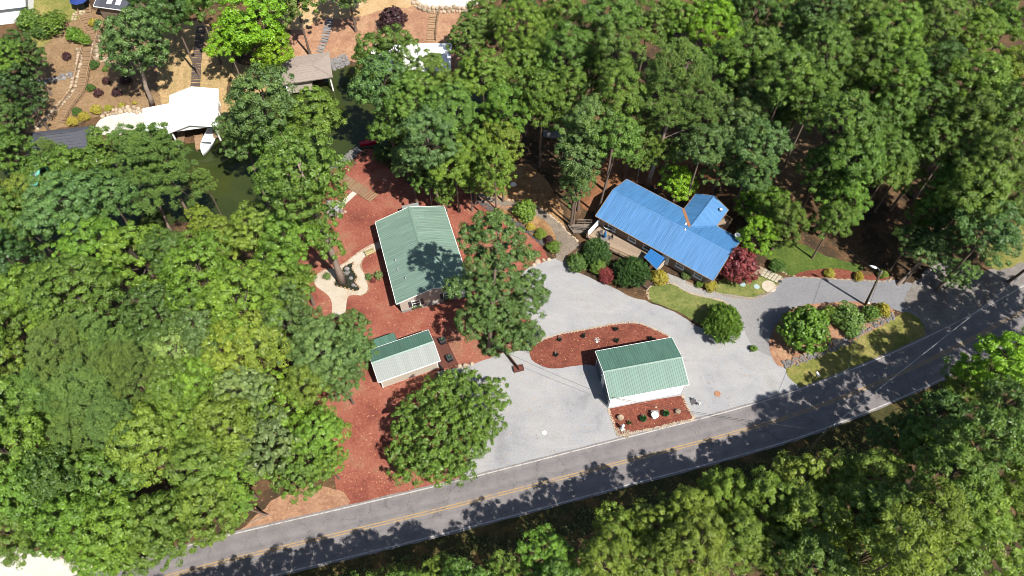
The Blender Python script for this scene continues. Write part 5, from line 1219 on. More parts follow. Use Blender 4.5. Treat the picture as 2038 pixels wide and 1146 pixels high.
#proto('magnolia', oak_lobes(7.0, 95, 11, .62, .6, (.34, .44), (-.3, .1)), 7.0, 95, .13, puff=.62, leaf=.42, per=44, asp=.42, sp=.78, inner=.3)
for s in range(2): proto('shrub', oak_lobes(1.5, 110 + s, 6, .8), 1.5, 110 + s, .03, puff=.3, leaf=.22, per=24, sp=.36, low=-.7)
proto('spiky', oak_lobes(2.6, 120, 7, .85), 2.6, 120, .05, puff=.5, leaf=.62, per=30, asp=.26, sp=.6, needle=True, low=-.7, flat=.9)
for s in range(1): proto('tuft', oak_lobes(.6, 130 + s, 4, .8), .6, 130 + s, .015, puff=.2, leaf=.13, per=22, sp=.24, low=-.7)
_C = dict(mid=(.092, .142, .030), bright=(.112, .178, .030), lime=(.150, .245, .018), dark=(.058, .102, .028), blue=(.088, .138, .052), olive=(.112, .160, .054), yellow=(.132, .176, .030), grey=(.130, .165, .075), deep=(.040, .078, .024), red=(.150, .034, .036), scarlet=(.20, .035, .035), gold=(.30, .27, .04), purple=(.060, .026, .030), flower=(.15, .195, .07), ever=(.050, .085, .032), warm=(.132, .172, .033), sage=(.080, .124, .044))
COLR = {k: tuple(v_ * f for v_, f in zip(v, (1.00, 1.12, .80))) if v[1] > v[0] else v for k, v in _C.items()}
NTREE = [0]
def jitter(c, rg, a=.12):
    k = 1 + rg.uniform(-a, a); return (c[0] * k * (1 + rg.uniform(-.1, .1)), c[1] * k, c[2] * k * (1 + rg.uniform(-.1, .1)), 1)
FOOT = []
for e_ in (hg, hb, ga, sh):
    xs_ = [(e_.matrix_basis @ c_.matrix_local @ Vector(q)) for c_ in e_.children if c_.name.startswith(('roof_deck', 'lean_to_wall')) for q in c_.bound_box]
    FOOT.append((e_, [local(e_, q) for q in xs_]))
RX = np.array([[p.x, p.y] for p in CLs])
def blocked(p, far=.9):
    for e_, q in FOOT:
        l_ = local(e_, p)
        if min(v.x for v in q) - far < l_.x < max(v.x for v in q) + far and min(v.y for v in q) - far < l_.y < max(v.y for v in q) + far: return True
    if ((RX - (p[0], p[1])) ** 2).sum(1).min() < 4.2 ** 2: return True
    return float(sdist(np.array([p[0]]), np.array([p[1]]))[0]) < .6
def rooted(b):
    """nearest spot where a tree can really stand: not in a building, the road or the lake"""
    if not blocked(b): return b
    for r_ in (.8, 1.6, 2.4, 3.2, 4, 5, 6, 7.5, 9):
        for k_ in range(16):
            q = Vector((b.x + r_ * math.cos(k_ * math.pi / 8), b.y + r_ * math.sin(k_ * math.pi / 8), 0))
            if not blocked(q): q.z = h1(q.x, q.y); return q
    return b
def tree(u, v, r, hc, kind, col, label, base=None, group=None, name=None, cat='tree', zs_=1.0, at=None, pale=False, tw=1.0):
    NTREE[0] += 1; rg = random.Random(NTREE[0] * 7 + 1)
    z = 0.0
    for _ in range(8):
        c = P(u, v, hc + z); z = h1(c.x, c.y)
    if at is not None: c = Vector(at); z = h1(c.x, c.y); c.z = z + hc
    z = max(z, WATER)
    b = G(*base) if base else Vector((c.x, c.y, z))
    if not base and cat == 'tree' and hc > 4: b = rooted(b)
    nm = name or {'pine': 'pine_tree', 'shrub': 'shrub', 'spiky': 'shrub', 'tuft': 'small_plant'}.get(kind, 'broadleaf_tree')
    e = empty(nm, b, 0, label, cat, group)
    cm, lm, Rr = PROTO[kind][rg.randrange(len(PROTO[kind]))]; s = r / Rr; a = rg.uniform(0, 6.28)
    jx = .22 if cat == 'shrub' else .07
    sc = (s * rg.uniform(1 - jx, 1 + jx * .6), s * rg.uniform(1 - jx, 1 + jx * .6), s * zs_ * rg.uniform(.92, 1.08))
    lc = c - b
    o = mkobj('crown', cm, None, e, lc, a); o.scale = sc; o.color = jitter(COLR[col], rg)
    if kind == 'tuft': return e
    l = mkobj('limbs', lm, None, e, lc, a); l.scale = sc
    top = lc + Vector((0, 0, -.1 * r)); d = top
    t = mkobj('trunk', (TRP if pale else TR)[rg.randrange(3)], None, e); tr = tw * max(.12, r * .16) if cat == 'tree' else .12
    q = d.normalized().to_track_quat('Z', 'Y'); t.rotation_mode = 'QUATERNION'; t.rotation_quaternion = q; t.scale = (tr, tr, max(.2, d.length)); t.location = (0, 0, -.05)
    return e
def PY(u, v, y):
    """point on the pixel's ray at forward distance y"""
    lo, hi = -5.0, 60.0
    for _ in range(40):
        m = (lo + hi) / 2
        if P(u, v, m).y > y: lo = m
        else: hi = m
    return P(u, v, (lo + hi) / 2)
def hero(label, base, lobes, seed, col, trunk_r=.4, pale=False, lean=None, name='broadleaf_tree', zmode=False, **kw):
    """a tree whose crown is laid out lobe by lobe: (u, v, dy, radius)"""
    b = G(*base); e = empty(name, b, 0, label, 'tree'); W_ = []
    for u, v, dy, r in lobes:
        p = (P(u, v, dy) if zmode else PY(u, v, b.y + dy)) - b; W_.append((p.x, p.y, p.z, r, r, r * .8))
    me = crown('crown', W_, seed, **kw); o = mkobj('crown', me, None, e); o.color = COLR[col] + (1,)
    zt = max(w_[2] for w_ in W_); ax = [w_ for w_ in W_ if w_[2] > zt * .6]; tx = sum(w_[0] for w_ in ax) / len(ax); ty = sum(w_[1] for w_ in ax) / len(ax)
    mb = MB(); n = 9; pts = []
    rg = random.Random(seed)
    for i in range(n): t = i / (n - 1); pts.append(Vector((tx * t + rg.uniform(-.12, .12) * (0 < i < n - 1), ty * t, -.1 + (zt + .1) * t)))
    mb.tube(pts, [trunk_r * (1.25 if i == 0 else 1) * (1 - .75 * i / (n - 1)) for i in range(n)], 10); mb.build('trunk', M['bark_pale' if pale else 'bark'], e, True)
    mb = MB()
    for x, y, z, rx, ry, rz_ in W_:
        t = max(.1, min(.97, (z - 1.5) / zt)); i = t * (n - 1); s_ = pts[int(i)].lerp(pts[min(n - 1, int(i) + 1)], i - int(i)); q = Vector((x, y, z))
        mb.tube([s_, s_.lerp(q, .55) + Vector((0, 0, .5)), q + Vector((0, 0, rz_ * .4))], [trunk_r * .3, trunk_r * .2, trunk_r * .08], 5, False)
        for j in range(3): w2 = q + Vector((rg.uniform(-1, 1) * rx, rg.uniform(-1, 1) * ry, rg.uniform(-.2, 1) * rz_)); mb.tube([s_.lerp(q, .6), w2], [trunk_r * .12, trunk_r * .04], 4, False)
    mb.build('limbs', M['bark_pale'], e, True)
    return e

hero('tall open crowned tree between the green roofed house and the gravel lot', (972, 700), [(984, 452, 2.8, 1.78), (939, 472, 2.8, 1.41), (1022, 468, 3.3, 1.04), (958, 520, 2.8, 1.78), (1006, 508, 2.8, 1.50), (1047, 503, 3.8, 1.12), (1001, 560, 2.8, 2.24), (954, 572, 1.8, 2.02), (1054, 560, 3.8, 1.70), (904, 572, 1.8, 1.06), (984, 618, 1.4, 2.35), (1042, 610, 2.4, 2.14), (942, 640, 0.4, 2.02), (1011, 664, 0.9, 2.35), (1052, 668, 1.9, 1.60), (1070, 590, 3.8, 1.27), (1024, 705, 1.1, 1.49), (1053, 700, 1.6, 1.32), (1001, 722, .6, 1.22), (1038, 728, .6, 1.01), (979, 690, 0.5, 1.32)], 301, 'sage', .34, puff=.58, leaf=.29, per=120, asp=.42, sp=.84, inner=.3)
hero('tall leaning oak whose bare trunk rises beside the rock pond', (682, 562), [(600, 325, 0, 3.6), (560, 350, 0, 3.0), (640, 345, 1, 2.6), (590, 385, -1, 2.8), (645, 385, 0, 2.0), (622, 428, 0, 1.9), (650, 440, .5, 1.5), (640, 470, 0, 1.4), (655, 492, 0, 1.7)], 302, 'mid', .52, True, puff=.75, leaf=.31, per=130, asp=.5, sp=1.12, inner=.12)
hero('lone oak with bare leaning trunk on the bark bank', (303, 210), [(262, 80, 0, 3.6), (232, 60, 0, 2.4), (300, 95, 0, 2.4), (262, 118, 0, 2.6), (228, 100, 0, 2.2), (275, 45, 0, 2.6), (310, 115, 0, 1.5)], 303, 'blue', .42, True, puff=.75, leaf=.31, per=130, asp=.5, sp=1.12, inner=.12)
hero('tall olive pine rising behind the blue roofed house', (1287, 372), [(1350, 120, 0, 2.6), (1385, 140, 0, 2.0), (1320, 145, 0, 2.2), (1345, 175, 0, 2.4), (1395, 185, 0, 2.0), (1310, 195, -1, 2.0), (1360, 215, 0, 2.0), (1400, 230, 0, 1.6), (1330, 230, -1, 1.7), (1375, 260, 0, 1.3)], 304, 'olive', .38, True, name='pine_tree', puff=.65, leaf=.45, per=160, sp=1.0, inner=.15, asp=.17, needle=True)

TREES = '''
# lake side and top left
45 105 3.6 9 oak dark|dark tree left of the bark bank nearest the hedge shrubs
38 178 3.8 9 tall deep|dark narrow tree left of the bark bank above the charcoal roof
12 235 3.4 9 oak dark|dark tree at the left frame edge above the charcoal roofed boathouse
5 120 3.2 11 oak bright|bright tree at the left frame edge below the hedge shrubs
20 300 3.6 10 oak mid|tree at the left frame edge just left of the charcoal roof
500 50 5.6 11 oak lime|bright lime green tree standing at the top between the two bank stairs
455 95 3.4 9 oak lime|smaller lime green tree below left of the big lime one
545 105 3.6 8 oak lime|low lime green tree at the edge of the pine straw bank
340 25 4.2 11 oak dark|dark oak above the dry grass bank at the top
385 -5 4 12 oak mid|tree cut by the top edge above the dark grey stairs
290 5 3.6 12 oak dark|dark tree beside the grey lakeside house with skylights
585 -5 4.2 12 oak mid|tree cut by the top edge left of the pale sand patch
690 -25 4.4 12 big dark|dark tree cut by the top edge above the pale sand
525 215 5.4 15 oak blue|oak on the lake edge left part of the big rounded crown
625 235 4.4 15 oak mid|oak on the lake edge right part below the tan boathouse
480 265 3.6 13 oak blue|blue green oak leaning over the water beside the white boathouse
555 290 4.4 15 oak mid|oak crown in the middle of the lakeside group
# left woods, upper
320 330 4.8 13 pine olive|olive pine overhanging the water left of the big oak
275 310 3.8 13 pine olive|olive pine between the white boathouse and the woods
405 360 1.9 11 pine olive|olive pine branch reaching over the green water
150 352 4.4 13 oak mid|oak in front of the charcoal roofed boathouse
205 288 2.8 10 oak mid|small oak beside the lakeside terrace
12 402 3.4 11 oak warm|yellow green tree below the turquoise slide
98 300 1.9 9 pine olive|small pine poking in front of the charcoal roof
25 440 4.2 13 oak mid|tree at the left frame edge below the turquoise slide
125 420 5.0 15 big blue|blue green oak crown in the upper left woods
215 390 4.4 15 oak blue|blue green oak left of the overhanging olive pine
15 520 4.0 12 tall deep|dark gap tree at the left edge of the woods
180 490 4.8 16 big bright|light green broad oak in the middle of the upper left woods
275 510 4.8 16 oak bright|light green oak right of the broad one in the upper left woods
335 500 3.4 14 oak dark|dark crown beside the gap to the lake
435 480 3.4 12 oak yellow|yellow green oak on the near lake shore
398 432 1.9 11 oak yellow|small yellow green crown sticking out over the water
512 452 3.6 13 oak warm|warm green oak on the near shore left of the leaning oak
570 480 4.0 14 oak bright|bright oak between the shore and the cream terrace
400 550 4.8 16 oak bright|bright broad oak near the centre of the left woods
# left woods, middle
20 620 4.2 14 oak mid|oak at the left frame edge halfway down the woods
70 590 4.6 15 oak bright|bright oak second from the left edge halfway down the woods
150 585 5.0 16 big mid|broad oak halfway down the left woods
300 625 4.6 13 oak dark|darker oak in the middle of the left woods
340 775 3.6 12 oak mid|oak at the right edge of the pine stand
480 600 4.6 16 oak bright|bright oak left of the cream terrace
565 570 4.6 14 oak mid|oak at the inner edge of the woods by the terrace
588 552 2.2 9 oak bright|small bright tree closest to the rock pond
575 645 4.0 12 oak blue|blue green oak just below the cream terrace
500 680 4.6 13 oak warm|warm green oak between terrace and shed
420 650 4.4 15 oak blue|blue green oak in the left woods above the flowering tree
702 648 2.4 9 oak blue|blue green crown nearest the shed lean-to roof
640 700 4.8 11 big blue|broad blue green oak beside the shed
700 700 3.0 10 oak blue|rounded blue green crown touching the shed roof
680 750 2.6 8 oak blue|low blue green crown left of the shed corner
15 740 3.8 14 oak warm|warm green oak at the left frame edge
130 710 4.4 17 pine olive|olive pine at the upper left of the pine stand
205 690 4.2 18 pine olive|olive pine at the top of the pine stand
255 740 3.8 16 pine olive|olive pine at the right of the pine stand
110 800 4.4 17 pine olive|olive pine at the left of the pine stand
190 790 4.6 18 pine olive|olive pine in the centre of the pine stand
170 880 4.4 16 pine olive|olive pine at the bottom of the pine stand
235 850 3.4 15 pine olive|olive pine at the lower right of the pine stand
345 710 4.4 14 oak flower|pale flowering tree in the left woods
400 770 4.4 14 oak bright|bright oak right of the pale flowering tree
# left woods, lower
40 820 4.4 14 oak mid|oak at the left frame edge beside the pine stand
20 900 4.2 14 oak bright|bright oak at the left frame edge below the pine stand
290 880 4.4 14 oak warm|warm green oak below the pine stand
365 850 4.6 14 big bright|broad bright oak in the lower left woods
445 850 4.0 14 oak warm|warm oak at the centre of the lower left woods
480 780 3.8 13 loose grey|grey green thin crowned tree above the leaning branches
555 820 4.4 12 loose bright|loose bright tree at the edge of the red mulch
600 770 3.4 11 oak warm|warm green tree just left of the bare mulch
640 860 3.2 9 oak bright|bright tree jutting into the red mulch
520 890 4.0 10 loose grey|thin grey green tree above the dry grass strip
600 930 3.8 8 loose mid|sprawling thin tree leaning over the dry grass
655 920 2.2 6 loose bright|small thin tree at the mulch corner by the road
460 940 3.8 11 oak bright|bright oak just above the dry grass strip
400 930 3.8 13 oak mid|oak above the road in the lower left woods
215 960 4.2 14 oak mid|oak below the pine stand in the lower left woods
120 960 4.2 14 oak dark|darker oak by the bare gap in the lower left woods
50 980 4.0 13 oak bright|bright oak above the bright concrete pad
150 1040 4.2 12 oak bright|bright oak just above the bright concrete pad
240 1050 4.2 12 oak bright|bright oak at the road edge right of the concrete pad
330 1040 4.0 12 oak mid|oak hanging over the white edge line of the road
410 1010 3.6 11 oak warm|warm green oak hanging over the road edge
470 1005 2.4 9 oak bright|small bright crown over the road edge line
90 1050 3.0 10 oak mid|small tree over the left part of the concrete pad
200 1110 3.0 10 oak bright|tree at the bottom beside the road
280 1100 3.0 10 oak mid|tree at the bottom overhanging the asphalt
20 1060 3.4 11 oak mid|tree in the bottom left corner
# upper centre group
740 115 3.4 13 oak mid|oak in front of the half hidden white roof
790 100 3.8 14 oak mid|oak left of the half hidden white roof
855 165 4.2 15 oak mid|oak just below the half hidden white roof
760 175 4.6 15 oak blue|blue green oak right of the narrow water
830 200 5.0 17 big mid|broad oak in the middle of the upper centre group
778 252 3.6 12 oak mid|oak above the red kayak
850 270 4.2 17 oak blue|blue green oak above the lakeside mulch
815 318 3.2 10 oak blue|oak overhanging the boardwalk steps
850 340 2.8 9 oak mid|low oak hanging over the lakeside mulch
905 330 3.8 11 oak bright|bright green tree just behind the green roofed house
895 230 4.2 17 oak mid|oak in the upper centre group right of the broad one
940 300 3.4 13 oak bright|bright tree standing left of the tan soil
985 330 3.4 12 oak bright|bright tree above the garden path
925 80 3.2 14 loose mid|thin tree right of the timber stairs
960 150 4.4 17 oak bright|bright oak in the row right of the half hidden roof
960 45 4.2 16 oak mid|oak below the bright patio
1000 220 4.2 17 oak bright|bright oak in the upper centre wood, left side
1000 280 3.2 14 oak warm|warm green crown left of the dark gap
885 380 2.0 5 oak bright|small bright tree close to the back of the green roofed house
870 350 2.8 8 oak mid|low crown right of the boardwalk steps, behind the green roofed house
935 352 2.8 8 oak bright|low bright crown directly behind the green roofed house
985 365 2.0 6 oak bright|low bright crown beside the garden path
1150 345 2.6 9 tall blue|middle foliage column beside the wooden ramp
1040 60 4.6 17 big bright|broad bright oak at the top centre
1050 140 4.4 17 oak bright|bright oak below the broad one at the top centre
1080 200 4.0 17 oak mid|oak at the top of the dark gap
1040 -10 4 16 oak dark|dark oak at the top edge right of centre
1120 30 4.0 16 oak mid|oak at the top edge in the upper centre wood
1130 110 4.6 18 oak mid|oak in the centre of the upper woods
1130 190 4.2 18 oak mid|oak with bare twigs in the centre of the upper woods
1170 255 4.2 17 oak blue|blue green oak right of the dark gap
1150 320 3.6 14 tall blue|blue green column shaped tree above the wooden ramp
1150 370 2.6 9 tall blue|low blue green tree beside the wooden ramp
1215 30 4.4 16 oak mid|oak with orange soil showing through at the top
1225 110 4.4 17 oak mid|oak left of the tall olive pine, upper
1235 190 4.4 17 oak mid|oak left of the tall olive pine, middle
1230 280 4.0 15 oak mid|oak left of the olive pine trunk
1265 240 3.6 16 oak mid|oak directly behind the olive pine trunk
1290 50 4.2 17 oak mid|oak above the tall olive pine
1360 40 4.6 17 big bright|broad bright oak above right of the olive pine
1420 60 4.4 17 oak lime|lime tinted oak at the top right of the pine
1440 140 4.4 17 oak bright|bright oak right of the olive pine
1500 20 4.4 16 oak dark|dark oak at the top edge right of the lime tinted one
1500 110 4.4 17 oak mid|oak above the blue green giants
1480 190 4.4 17 oak blue|blue green oak behind the blue roofed wing, upper
1470 260 4.6 16 oak blue|blue green oak behind the blue roofed wing, middle
1510 290 4.2 15 oak blue|blue green oak left of the shaded dirt track
1440 320 3.6 12 oak blue|blue green oak closest behind the blue roofed wing
1400 290 3.4 12 oak blue|blue green crown beside the olive pine, lower
1350 365 2.8 4 oak lime|round lime green small tree touching the blue roof
1500 350 3.2 10 oak blue|blue green crown above the yellow green trees
1492 402 2.2 3.5 oak lime|yellow green small tree right of the blue roofed wing
1535 410 3.2 6 oak bright|bright leafy tree right of the small back deck
1510 465 3.2 5 oak lime|low lime green tree above the red maple
1565 440 3.2 7 oak mid|leafy tree left of the shaded lawn
# upper right woods
1610 70 4.2 11 oak mid|oak tucked between the two leftmost of the right woods
1540 210 3.8 11 oak blue|blue green crown at the left of the right woods, above the track
1675 170 4.2 11 oak mid|oak filling the middle of the right woods, left of centre
1740 190 4.2 11 oak mid|oak filling the middle of the right woods
1820 100 4.2 11 oak mid|oak between the bright ones of the right woods
1835 10 4.2 11 oak mid|oak cut by the top edge in the right woods, toward the corner
1910 190 4.2 11 oak mid|oak between the dark oak and the right edge
1980 10 4.2 11 oak mid|oak cut by the top edge beside the corner
1985 200 4.2 11 oak bright|bright oak second from the right edge, upper middle
1955 280 4.2 11 oak mid|oak above the broad one at the right edge
1815 270 4.0 11 oak mid|oak hanging above the sunlit forest floor
1660 60 4.0 11 oak dark|dark oak in the gap near the top of the right woods
1755 110 4.0 11 oak dark|dark oak in the gap of the right woods centre
1730 10 4.0 11 oak mid|oak cut by the top edge, middle of the right woods
1560 10 4.0 11 oak mid|oak cut by the top edge, left of the right woods
1450 10 4.0 11 oak mid|oak cut by the top edge above the lime tinted one
1180 70 4.2 11 oak mid|oak filling the upper woods left of the orange soil
1090 70 4.2 11 oak mid|oak between the broad bright one and the upper woods
1180 150 4.0 11 oak mid|oak in the middle of the upper woods, right of the bare twigs
1890 390 3.8 11 oak mid|oak at the left of the grey leaning trunk
1800 330 3.4 11 oak mid|oak at the edge of the sunlit forest floor
1570 60 4.4 17 oak mid|oak at the top of the right woods, leftmost
1570 150 4.4 18 oak mid|oak in the right woods above the dirt track
1630 20 4.4 16 oak dark|dark oak cut by the top edge in the right woods
1640 110 4.6 18 big mid|broad oak in the right woods, second column
1620 200 4.0 17 tall mid|tall oak above the shaded dirt track
1700 40 4.4 17 oak mid|oak near the top edge in the right woods
1720 130 4.6 18 oak mid|oak in the right woods, third column
1680 250 4.0 17 tall mid|tall oak right of the shaded dirt track
1700 320 4.2 16 oak mid|oak over the shaded dirt track
1680 390 4.0 13 oak bright|bright fringed tree above the shaded lawn
1660 440 3.0 9 oak mid|lowest branches of trees above the shaded lawn
1780 60 4.4 17 oak bright|bright oak at the top of the right woods
1790 150 4.4 18 oak bright|bright oak in the middle of the right woods
1770 230 4.2 17 oak mid|oak with a bare fork in the right woods
1760 300 3.6 15 oak mid|oak left of the sunlit forest floor
1860 40 4.4 17 oak mid|oak at the top edge, fifth column in the right woods
1870 130 4.4 18 oak dark|dark oak in the right woods
1850 210 4.4 17 oak mid|oak above the sunlit forest floor
1940 70 4.6 17 big bright|broad bright oak near the top right corner
2015 40 4.4 16 oak bright|bright oak in the top right corner
1950 160 4.4 17 oak bright|bright oak below the broad one at the top right
2025 140 4.2 16 oak warm|warm green oak at the right edge near the top
1930 240 4.4 17 oak mid|oak at the right side of the sunlit forest floor
2010 230 4.4 16 oak mid|oak at the right edge, upper middle
1935 335 4.4 15 oak mid 1872,455|oak leaning above the grey trunk
1980 320 4.6 16 big mid|broad oak at the right edge above the road
1940 390 4.4 16 oak mid|oak in front of the grey leaning trunk
2020 400 4.0 15 oak mid|oak at the right edge above the dry grass
1970 460 4.2 15 oak blue|blue green oak hanging over the dirt pull-off
1890 462 3.8 9 oak blue 1787,566|blue green oak left of the hanging one
1640 335 3.4 11 oak mid|oak filling the gap over the shaded dirt track
1590 215 3.4 12 oak mid|oak at the upper end of the shaded dirt track
1725 265 3.6 12 oak mid|oak filling the woods right of the shaded dirt track
1330 305 2.8 9 oak mid|low oak behind the round lime green small tree
1280 300 2.8 10 oak mid|low oak right beside the olive pine trunk
1860 290 3.8 13 oak mid|oak closing the canopy over the sunlit forest floor
1765 345 3.4 11 oak mid|oak shading the left of the forest floor above the lawn
1850 425 3.2 10 oak mid|oak between the grey trunk and the forest floor
1815 480 2.6 7 oak dark|low dark tree above the narrow mulched bed end
1850 500 3.0 8 oak blue|low blue green tree at the driveway end
1910 545 2.2 4 oak blue|small rounded blue green tree by the dirt pull-off
2130 470 4.0 12 oak mid|oak mostly beyond the right frame edge
# lower right woods across the road
1995 721.0 3.67 15.2 oak lime|bright lime tree at the right edge across the road
1925 761.0 3.09 13.5 oak warm|warm tree at the road edge across from the driveway
2010 806.0 3.67 16.9 oak dark|dark tree below the bright lime one
1870 831.0 3.48 15.2 oak dark|dark low tree across the road
1790 874.0 3.28 13.2 oak dark|dark tree opposite the dry verge
1840 891.0 3.28 16.9 oak mid|tree with sunlit tops across from the mailbox
1960 876.0 3.86 18.5 oak mid|tree in the lower right woods, near the right edge
2030 906.0 3.67 18.5 oak warm|warm tree at the right edge of the lower woods
1900 946.0 3.67 18.5 oak mid|tree in the middle of the lower right woods
1740 944.0 3.09 14.7 oak warm|warm tree behind the roadside ones in the lower woods
1665 949.0 3.28 13.2 oak warm|warm tree closest to the roadside pole
1590 959.0 3.48 13.2 oak warm|pale yellow green tree opposite the garage
1700 1024.0 3.86 16.1 oak warm|yellow green tree in the lower woods below the pole
1610 1034.0 3.67 16.1 oak warm|yellow green tree in the lower woods opposite the garage
1530 999.0 3.28 13.2 oak warm|yellow green tree at the roadside, third from the pole
1450 989.0 3.28 13.2 oak yellow|yellow tinged roadside tree opposite the roadside bed
1780 1024.0 3.48 16.1 oak mid|tree in the lower woods with dark gaps round it
1850 1026.0 3.67 20.3 oak warm|warm tree in the lower right woods, second from the corner group
1940 1016.0 3.67 20.3 oak warm|warm tree in the lower right corner group, left
2015 996.0 3.67 20.3 oak yellow|yellow green tree in the lower right corner group, right
1980 1096.0 3.86 20.3 oak warm|warm tree in the bottom right corner
1890 1106.0 3.86 20.3 oak warm|warm tree at the bottom edge, second from the right corner
1800 1106.0 3.67 20.3 oak warm|warm tree at the bottom edge, third from the right corner
1710 1114.0 3.86 16.1 oak warm|yellow green tree at the bottom edge below the roadside pole
1620 1124.0 3.67 16.1 oak mid|tree at the bottom edge opposite the garage
1540 1094.0 3.48 14.7 oak warm|warm tree at the bottom, opposite the roadside bed
1460 1074.0 3.48 14.7 oak warm|yellow green tree at the bottom, right of centre
1370 1014.0 2.9 13.2 oak yellow|yellow tinged roadside tree opposite the birdbath
1380 1094.0 3.48 14.7 oak warm|warm tree behind the yellow tinged roadside one
1300 1054.0 3.28 13.2 oak yellow|pale crown opposite the left end of the roadside bed
1230 1064.0 2.9 13.2 oak yellow|yellow green roadside tree opposite the gravel lot
1295 1124.0 3.28 13.2 oak warm|warm tree at the bottom edge right of centre
1200 1124.0 3.09 13.2 oak yellow|yellow green tree at the bottom edge at centre
1085 1104.0 3.28 11.7 oak bright|bright rounded tree at the bottom, left of centre
1000 1149.0 2.7 10.3 oak warm|low warm tree at the bottom edge left of the rounded one
880 1149.0 2.51 10.3 oak yellow|yellow green low tree at the bottom edge
790 1174.0 2.51 10.3 oak warm|leftmost low tree at the bottom edge across the road
'''
for ln_ in TREES.strip().split('\n'):
    if ln_.startswith('#'): sec = ln_[2:]; continue
    f, lab = ln_.split('|'); a = f.split(); vr = random.Random(lab); kx = dict(base=tuple(float(q) for q in a[6].split(',')), pale=True, tw=1.25) if len(a) > 6 else {}
    hv = vr.uniform(.72, 1.18) if float(a[3]) > 9 and not kx else 1.0
    tree(float(a[0]), float(a[1]), float(a[2]) * vr.uniform(.93, 1.06), float(a[3]) * hv, a[4], a[5], lab, group=sec + ' trees', **kx)
hero('broad glossy leaved tree between the red mulch and the gravel lot', (905, 880), [(870, 790, 5.5, 2.2), (925, 785, 5.2, 2.0), (965, 800, 4.5, 1.8), (985, 770, 4.2, 1.3), (940, 835, 6.5, 2.2), (975, 845, 4.8, 1.6), (880, 840, 7.0, 2.4), (830, 815, 5.0, 1.9), (815, 860, 4.8, 2.0), (860, 890, 6.3, 2.2), (915, 890, 6.2, 2.1), (950, 880, 4.8, 1.6), (800, 900, 4.0, 1.6), (830, 925, 4.2, 1.9), (880, 930, 4.5, 1.8), (920, 935, 3.8, 1.3), (795, 940, 3.2, 1.1), (1000, 800, 3.8, .9), (800, 830, 4.2, 1.2), (895, 755, 4.2, 1.3), (935, 750, 3.8, 1.0)], 305, 'mid', .3, True, zmode=True, puff=.52, leaf=.34, per=54, asp=.42, sp=.82, inner=.28)
# trees standing just outside the picture whose shade falls into it
for u, v, r, hc in ((2165, 640, 4.6, 16), (2120, 725, 4.8, 16), (2110, 800, 4.4, 14), (2230, 600, 4.8, 17), (2190, 700, 4.8, 17), (2120, 900, 4.4, 13), (2300, 560, 4.6, 16), (2300, 660, 4.6, 16), (700, 1215, 3.4, 13.5), (600, 1240, 3.4, 13.5), (500, 1265, 3.4, 13.5), (390, 1290, 3.4, 13.5), (800, 1195, 3.4, 13.5), (930, 1185, 3.4, 13.5), (1120, 1165, 3.4, 13.5), (290, 1320, 3.4, 13.5), (-70, 430, 4.5, 13), (-70, 560, 4.5, 13), (-70, 700, 4.5, 13), (-60, 850, 4.5, 13), (-60, 1000, 4.5, 12), (2110, 120, 4.5, 16), (2110, 250, 4.5, 16), (2110, 360, 4.5, 15)):
    tree(u, v, r, hc, 'oak', 'mid', 'broadleaf tree standing just beyond the frame edge', group='trees beyond the frame edge')

# ---------------------------------------------------------------- garden shrubs
def shrub(u, v, r, kind, col, label, hc=None, zs_=1.0, group=None):
    tree(u, v, r, hc if hc is not None else r * .75, kind, col, label, group=group, cat='shrub' if kind != 'tuft' else 'plant', zs_=zs_, tw=.4)
shrub(1600, 655, 3.9, 'shrub', 'bright', 'large round green shrub at the left end of the planting island', 3.0)
shrub(1441, 643, 2.6, 'spiky', 'mid', 'dense dark green shrub at the tip of the lawn', 1.9)
shrub(1688, 633, 2.0, 'shrub', 'olive', 'dark bronze shrub in the middle of the planting island')
shrub(1655, 622, 1.2, 'shrub', 'yellow', 'yellow green shrub behind the bronze one')
shrub(1733, 622, 1.2, 'shrub', 'mid', 'small green shrub right of the bronze one')
shrub(1759, 616, 1.1, 'shrub', 'gold', 'golden yellow shrub at the right end of the planting island')
shrub(1500, 694, .55, 'tuft', 'bright', 'tiny green plant alone in the gravel')
shrub(*z7((345, 600))[0], 2.15, 'spiky', 'ever', 'dark green shrub in front of the patio table', 1.3)
shrub(*z7((580, 722))[0], 2.7, 'spiky', 'ever', 'largest dark green shrub left of the blue awning', 1.8)
shrub(*z7((222, 668))[0], 1.45, 'shrub', 'dark', 'rounded green shrub at the corner of gravel and path')
shrub(*z7((362, 694))[0], 1.4, 'shrub', 'mid', 'rounded lighter green shrub between the two dark shrubs')
shrub(*z7((418, 745))[0], 1.2, 'shrub', 'scarlet', 'scarlet red shrub at the gravel edge')
shrub(*z7((762, 762))[0], 1.25, 'shrub', 'gold', 'bright yellow shrub below the awning')
shrub(*z7((1090, 815))[0], 1.0, 'shrub', 'gold', 'yellow shrub at the end wall of the blue roofed house')
shrub(*z7((1022, 803))[0], .6, 'shrub', 'mid', 'low green shrub left of the yellow one at the end wall')
shrub(*z7((932, 740))[0], .75, 'shrub', 'grey', 'wispy shrub against the front wall of the blue roofed house')
shrub(*z7((1530, 680))[0], 1.1, 'shrub', 'dark', 'dark round shrub beside the half shaded lawn')
shrub(*z7((65, 560))[0], 1.0, 'shrub', 'mid', 'small green shrub left of the garden path')
shrub(*z7((42, 515))[0], .8, 'shrub', 'purple', 'small bronze shrub left of the garden path')
shrub(1047, 418, 1.9, 'shrub', 'bright', 'bright round shrub at the tan soil corner above the mulch', 1.4)
shrub(*z6((1625, 560))[0], .7, 'shrub', 'gold', 'small yellow shrub right of the bright round shrub')
shrub(*z6((1690, 610))[0], .8, 'shrub', 'yellow', 'yellow green shrub by the dark stone edging')
